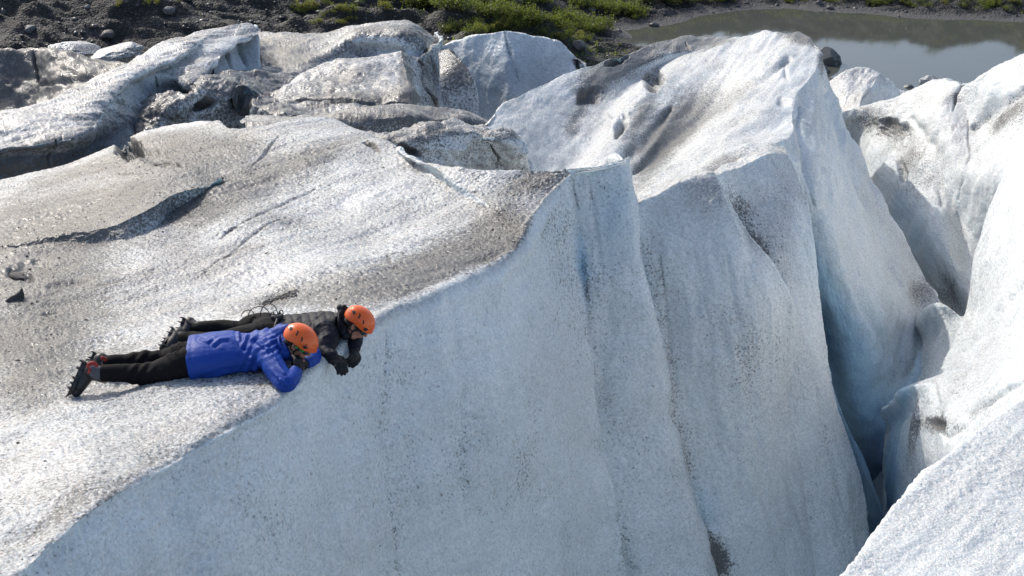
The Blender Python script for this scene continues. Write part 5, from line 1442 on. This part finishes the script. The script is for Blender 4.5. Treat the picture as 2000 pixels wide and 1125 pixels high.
def person_grey():
    root = bpy.data.objects.new('person', None); link(root)
    H = Head(P(697, 633, 9.93), (0.72, -0.14, -0.70), (0.66, -0.02, 0.74))
    sp = head_parts(H, P(661, 645, 9.96))
    sp += [torso([(505, 650, 10.02, .16, .09), (560, 650, 10.0, .15, .085), (615, 648, 10.0, .17, .09), (655, 643, 9.98, .12, .075)]),
           L_((640, 652, 9.84, .05), (627, 683, 9.68, .04), (650, 697, 9.60, .03)), L_((668, 635, 10.1, .05), (691, 662, 9.98, .04), (692, 684, 9.84, .03)),
           L_((500, 656, 9.92, .08), (420, 664, 9.95, .05), (350, 662, 10.0, .038)), L_((505, 640, 10.14, .08), (463, 648, 10.12, .05), (378, 643, 10.15, .036))]
    fuse('body', sp, SKIN, root, voxel=0.005, smooth=1)
    fuse('hair', [ball(H(-0.014, 0, 0.030), (H.f * 0.100, H.r * 0.083, H.u * 0.092)), ball(H(-0.055, 0, -0.025), (H.f * 0.050, H.r * 0.070, H.u * 0.055)),
                  L_((0, 0, 9, .01), (1, 1, 9, .01)) if False else ball(H(-0.02, 0, -0.03), (H.f * 0.03, H.r * 0.077, H.u * 0.04))], HAIR, root, voxel=.006, smooth=2)
    helmet(H, root, [(690, 610, 'dot', 0), (702, 618, 'slot', -0.2), (709, 631, 'slot', -0.2), (715, 643, 'dot', 0)], 0.95)
    glasses(H, root, BLACKP, False); strap(H, root)
    jp = [torso([(541, 650, 10.0, .19, .118), (570, 649, 10.0, .20, .120), (600, 647, 10.0, .205, .122), (630, 644, 10.0, .205, .125), (652, 640, 9.99, .16, .11), (668, 636, 9.97, .10, .09)]),
          L_((632, 648, 9.88, .105), (640, 662, 9.80, .090), (634, 678, 9.72, .082), (628, 687, 9.68, .074), (636, 692, 9.64, .066), (647, 696, 9.60, .054), n=40),
          L_((655, 634, 10.06, .09), (676, 642, 10.07, .085), (690, 657, 10.02, .072), (693, 668, 9.93, .060), (692, 679, 9.87, .052), n=34)]
    # quilting bands of the down jacket, following the body
    def dispj(co, no):
        px, py = proj(co)
        t = px - 0.35 * (py - 640) + 5 * gnoise(co * 6)
        d = 0.006 * (np.abs(np.sin(t * math.pi / 17.0)))**0.6 - 0.004
        w = sstep(668, 660, px)
        return d * (0.35 + 0.65 * w) + folds(8, 0.008, 5.5, (0.7, 1, 1))(co, no)
    jk = fuse('jacket', jp, GREYJ, root, voxel=0.0065, smooth=3, disp=dispj)
    col = []
    for k in range(28):
        t = 2 * math.pi * k / 28
        col.append((H(-0.070 + 0.072 * math.cos(t), 0.090 * math.sin(t), -0.070 - 0.020 * math.cos(t)), .012))
    solid('collar', [limb(col + [col[0]], n=90, seg=8, caps=False, flat=3.2)], GREYJ, jk)
    fuse('hood', [L_((664, 601, 10.06, .026), (668, 606, 10.05, .036), (667, 622, 10.0, .046), (669, 640, 9.92, .046), (674, 655, 9.86, .034)),
                  L_((672, 600, 10.05, .022), (677, 612, 10.04, .03), (674, 630, 9.98, .03))], GREYJ, jk, voxel=.006, smooth=3, disp=folds(10, .007, 2.1))
    tp = [torso([(500, 652, 10.02, .18, .11), (525, 648, 10.02, .195, .125), (560, 650, 10.0, .17, .105)]),
          L_((508, 656, 9.92, .11), (470, 662, 9.92, .10), (420, 668, 9.93, .078), (385, 664, 9.96, .064), (360, 661, 9.99, .056), n=44),
          L_((520, 636, 10.14, .112), (496, 638, 10.14, .105), (470, 647, 10.12, .085), (452, 645, 10.12, .075), (430, 641, 10.13, .068), (400, 642, 10.14, .058), (382, 643, 10.15, .055), n=50)]
    fz = folds(5, 0.010, 12.8, (0.8, 1, 1.2))
    tr = fuse('trousers', tp, PANTS2, root, voxel=0.007, smooth=3, disp=fz)
    boot(P(341, 644, 10.08), P(314, 687, 9.92), P(420, 664, 9.95) - P(350, 662, 10.0), root, red=False)
    boot(P(361, 624, 10.22), P(345, 664, 10.08), P(463, 645, 10.12) - P(378, 643, 10.15), root, red=False)
    glove('glove', P(649, 697, 9.59), P(664, 712, 9.52) - P(647, 694, 9.60), (0.3, -0.5, 0.8), root, curl=0.45, size=1.1)
    glove('glove', P(692, 682, 9.85), P(692, 704, 9.72) - P(692, 680, 9.86), (0.75, -0.3, 0.6), root, curl=0.6, size=1.1)
    # harness: belt, leg loop, gear loops, webbing tails, metal clips
    hp = []
    ringp = []
    for k in range(25):
        t = 2 * math.pi * k / 24
        ringp.append((P(538, 649, 10.01) + np.array((0.03 * math.sin(t), 0.205 * math.cos(t), 0.135 * math.sin(t))), .012))
    hp.append(limb(ringp, n=70, seg=8, caps=False))
    hn = solid('harness', hp, WEB, root)
    def loop(c0, dx, dz, n=5, r=.0038, yy=.0):
        pts = []
        for k in range(17):
            t = math.pi * k / 16
            pts.append((c0 + np.array((-dx * math.cos(t), yy * math.sin(t), dz * math.sin(t))), r))
        return limb(pts, n=40, seg=6)
    topz = P(530, 614, 10.1)
    for (dx0, w_, h_) in ((-.10, .085, .060), (-.02, .070, .085), (-.19, .05, .03)):
        solid('gear_loop', [loop(topz + np.array((dx0, .0, -.015)), w_, h_, yy=.05)], WEB, hn)
    for k, (bx, by) in enumerate(((538, 612), (545, 618), (531, 616), (549, 612))):
        c0 = P(bx, by, 10.02 + .02 * k)
        pts = [(c0 + np.array((.016 * math.cos(t), .006 * math.sin(2 * t), .028 * math.sin(t))), .0045) for t in np.linspace(0, 2 * math.pi, 15)]
        solid('carabiner', [limb(pts, n=40, seg=6, caps=False)], GEARM if k % 2 == 0 else BLACKP, hn)
    fuse('pouch', [L_((534, 620, 10.0, .022), (544, 622, 9.99, .024), (550, 617, 10.02, .018))], WEB, hn, voxel=.005, smooth=2)
    tag(root, 'person in charcoal padded jacket lying behind the blue one, gloved hands over the edge', 'person', 'people lying at the ice edge')
    return root


pb = person_blue(); pg = person_grey()

# ---------------------------------------------------------------- stones on the near ice
def on_ice(px, py):
    """where the line of sight of a pixel meets the long block"""
    q = MAING.reshape(-1, 3); x_, y_ = proj(q)
    return q[np.hypot(x_ - px, y_ - py).argmin()]
o = rock_mesh(41, ROCK_DARK, flat=0.9, name='rock')
for v_ in o.data.vertices:
    z_ = v_.co.z; k_ = max(0.12, 0.95 - 0.75 * (z_ + 0.6)); v_.co.x *= k_; v_.co.y *= k_ * 0.8; v_.co.z = z_ * 0.95; v_.co.x += 0.35 * z_ + 0.15 * math.sin(v_.co.y * 5 + z_ * 3)
o.location = on_ice(34, 584) + np.array((0, 0, .03)); o.scale = (.115, .10, .105); o.rotation_euler = (0, .12, .5)
tag(o, 'black pointed rock on the ice near the left edge of the picture', 'rock')
o = rock_mesh(42, ROCK_DARK, flat=0.35, name='rock'); o.location = on_ice(38, 541) + np.array((0, 0, .0)); o.scale = (.15, .10, .10)
tag(o, 'dark flat rock half melted into the ice above the pointed one', 'rock')
# dark gravel clot on the ice behind the pair
vv, ff = ico(1); V = []; F = []
for k in range(190):
    t = rng.random(); s_ = rng.normal(0, 1)
    c = on_ice(510 + 70 * t + s_ * 3, 594 - 24 * t + rng.normal(0, 2.2 * (0.5 + t)))
    b = len(V); V += list(c + vv * rng.uniform(.004, .012) * (1 + .2 * rng.normal(size=(len(vv), 1)))); F += list(ff + b)
o = mesh_np('gravel_patch', V, F, ROCK_DARK, smooth=False); tag(o, 'dark gravel streak on the ice', 'gravel', kind='stuff')

# loose grit lying in the dirty parts of the near ice
q = MAING[:, :, :]; nq = normals(q); sgn_ = np.sign(nq[..., 2].mean()); nq = nq * sgn_
fl = q.reshape(-1, 3); fn = nq.reshape(-1, 3); x_, y_ = proj(fl)
wgt = np.clip(blobs(DIRT, x_, y_, 'main') + 0.5 * fbm(fl * 1.2 + 15, 3) - 0.12, 0.02, 1.2) * (np.abs(fn[:, 2]) > 0.6) * (x_ > -60) * (x_ < 1130) * (y_ > 200) * (y_ < 1150)
idx = rng.choice(len(fl), 9000, p=wgt / wgt.sum())
ov = np.array([(1, 0, 0), (-1, 0, 0), (0, 1, 0), (0, -1, 0), (0, 0, 1), (0, 0, -1)], float)
of = np.array([(0, 2, 4), (2, 1, 4), (1, 3, 4), (3, 0, 4), (2, 0, 5), (1, 2, 5), (3, 1, 5), (0, 3, 5)])
sz = 0.0032 * np.exp(rng.normal(0, 0.5, len(idx)))
V = ov[None] * sz[:, None, None] * (1 + 0.35 * rng.normal(size=(len(idx), 6, 1))) * np.array((1.3, 1.1, 0.8)) + (fl[idx] + rng.normal(0, .006, (len(idx), 3)) * np.array((1, 1, 0)))[:, None, :]
F = of[None] + (np.arange(len(idx)) * 6)[:, None, None]
o = mesh_np('grit', V.reshape(-1, 3), F.reshape(-1, 3), ROCK_DARK, smooth=False); tag(o, 'loose dark grit lying on the near ice', 'grit', kind='stuff')
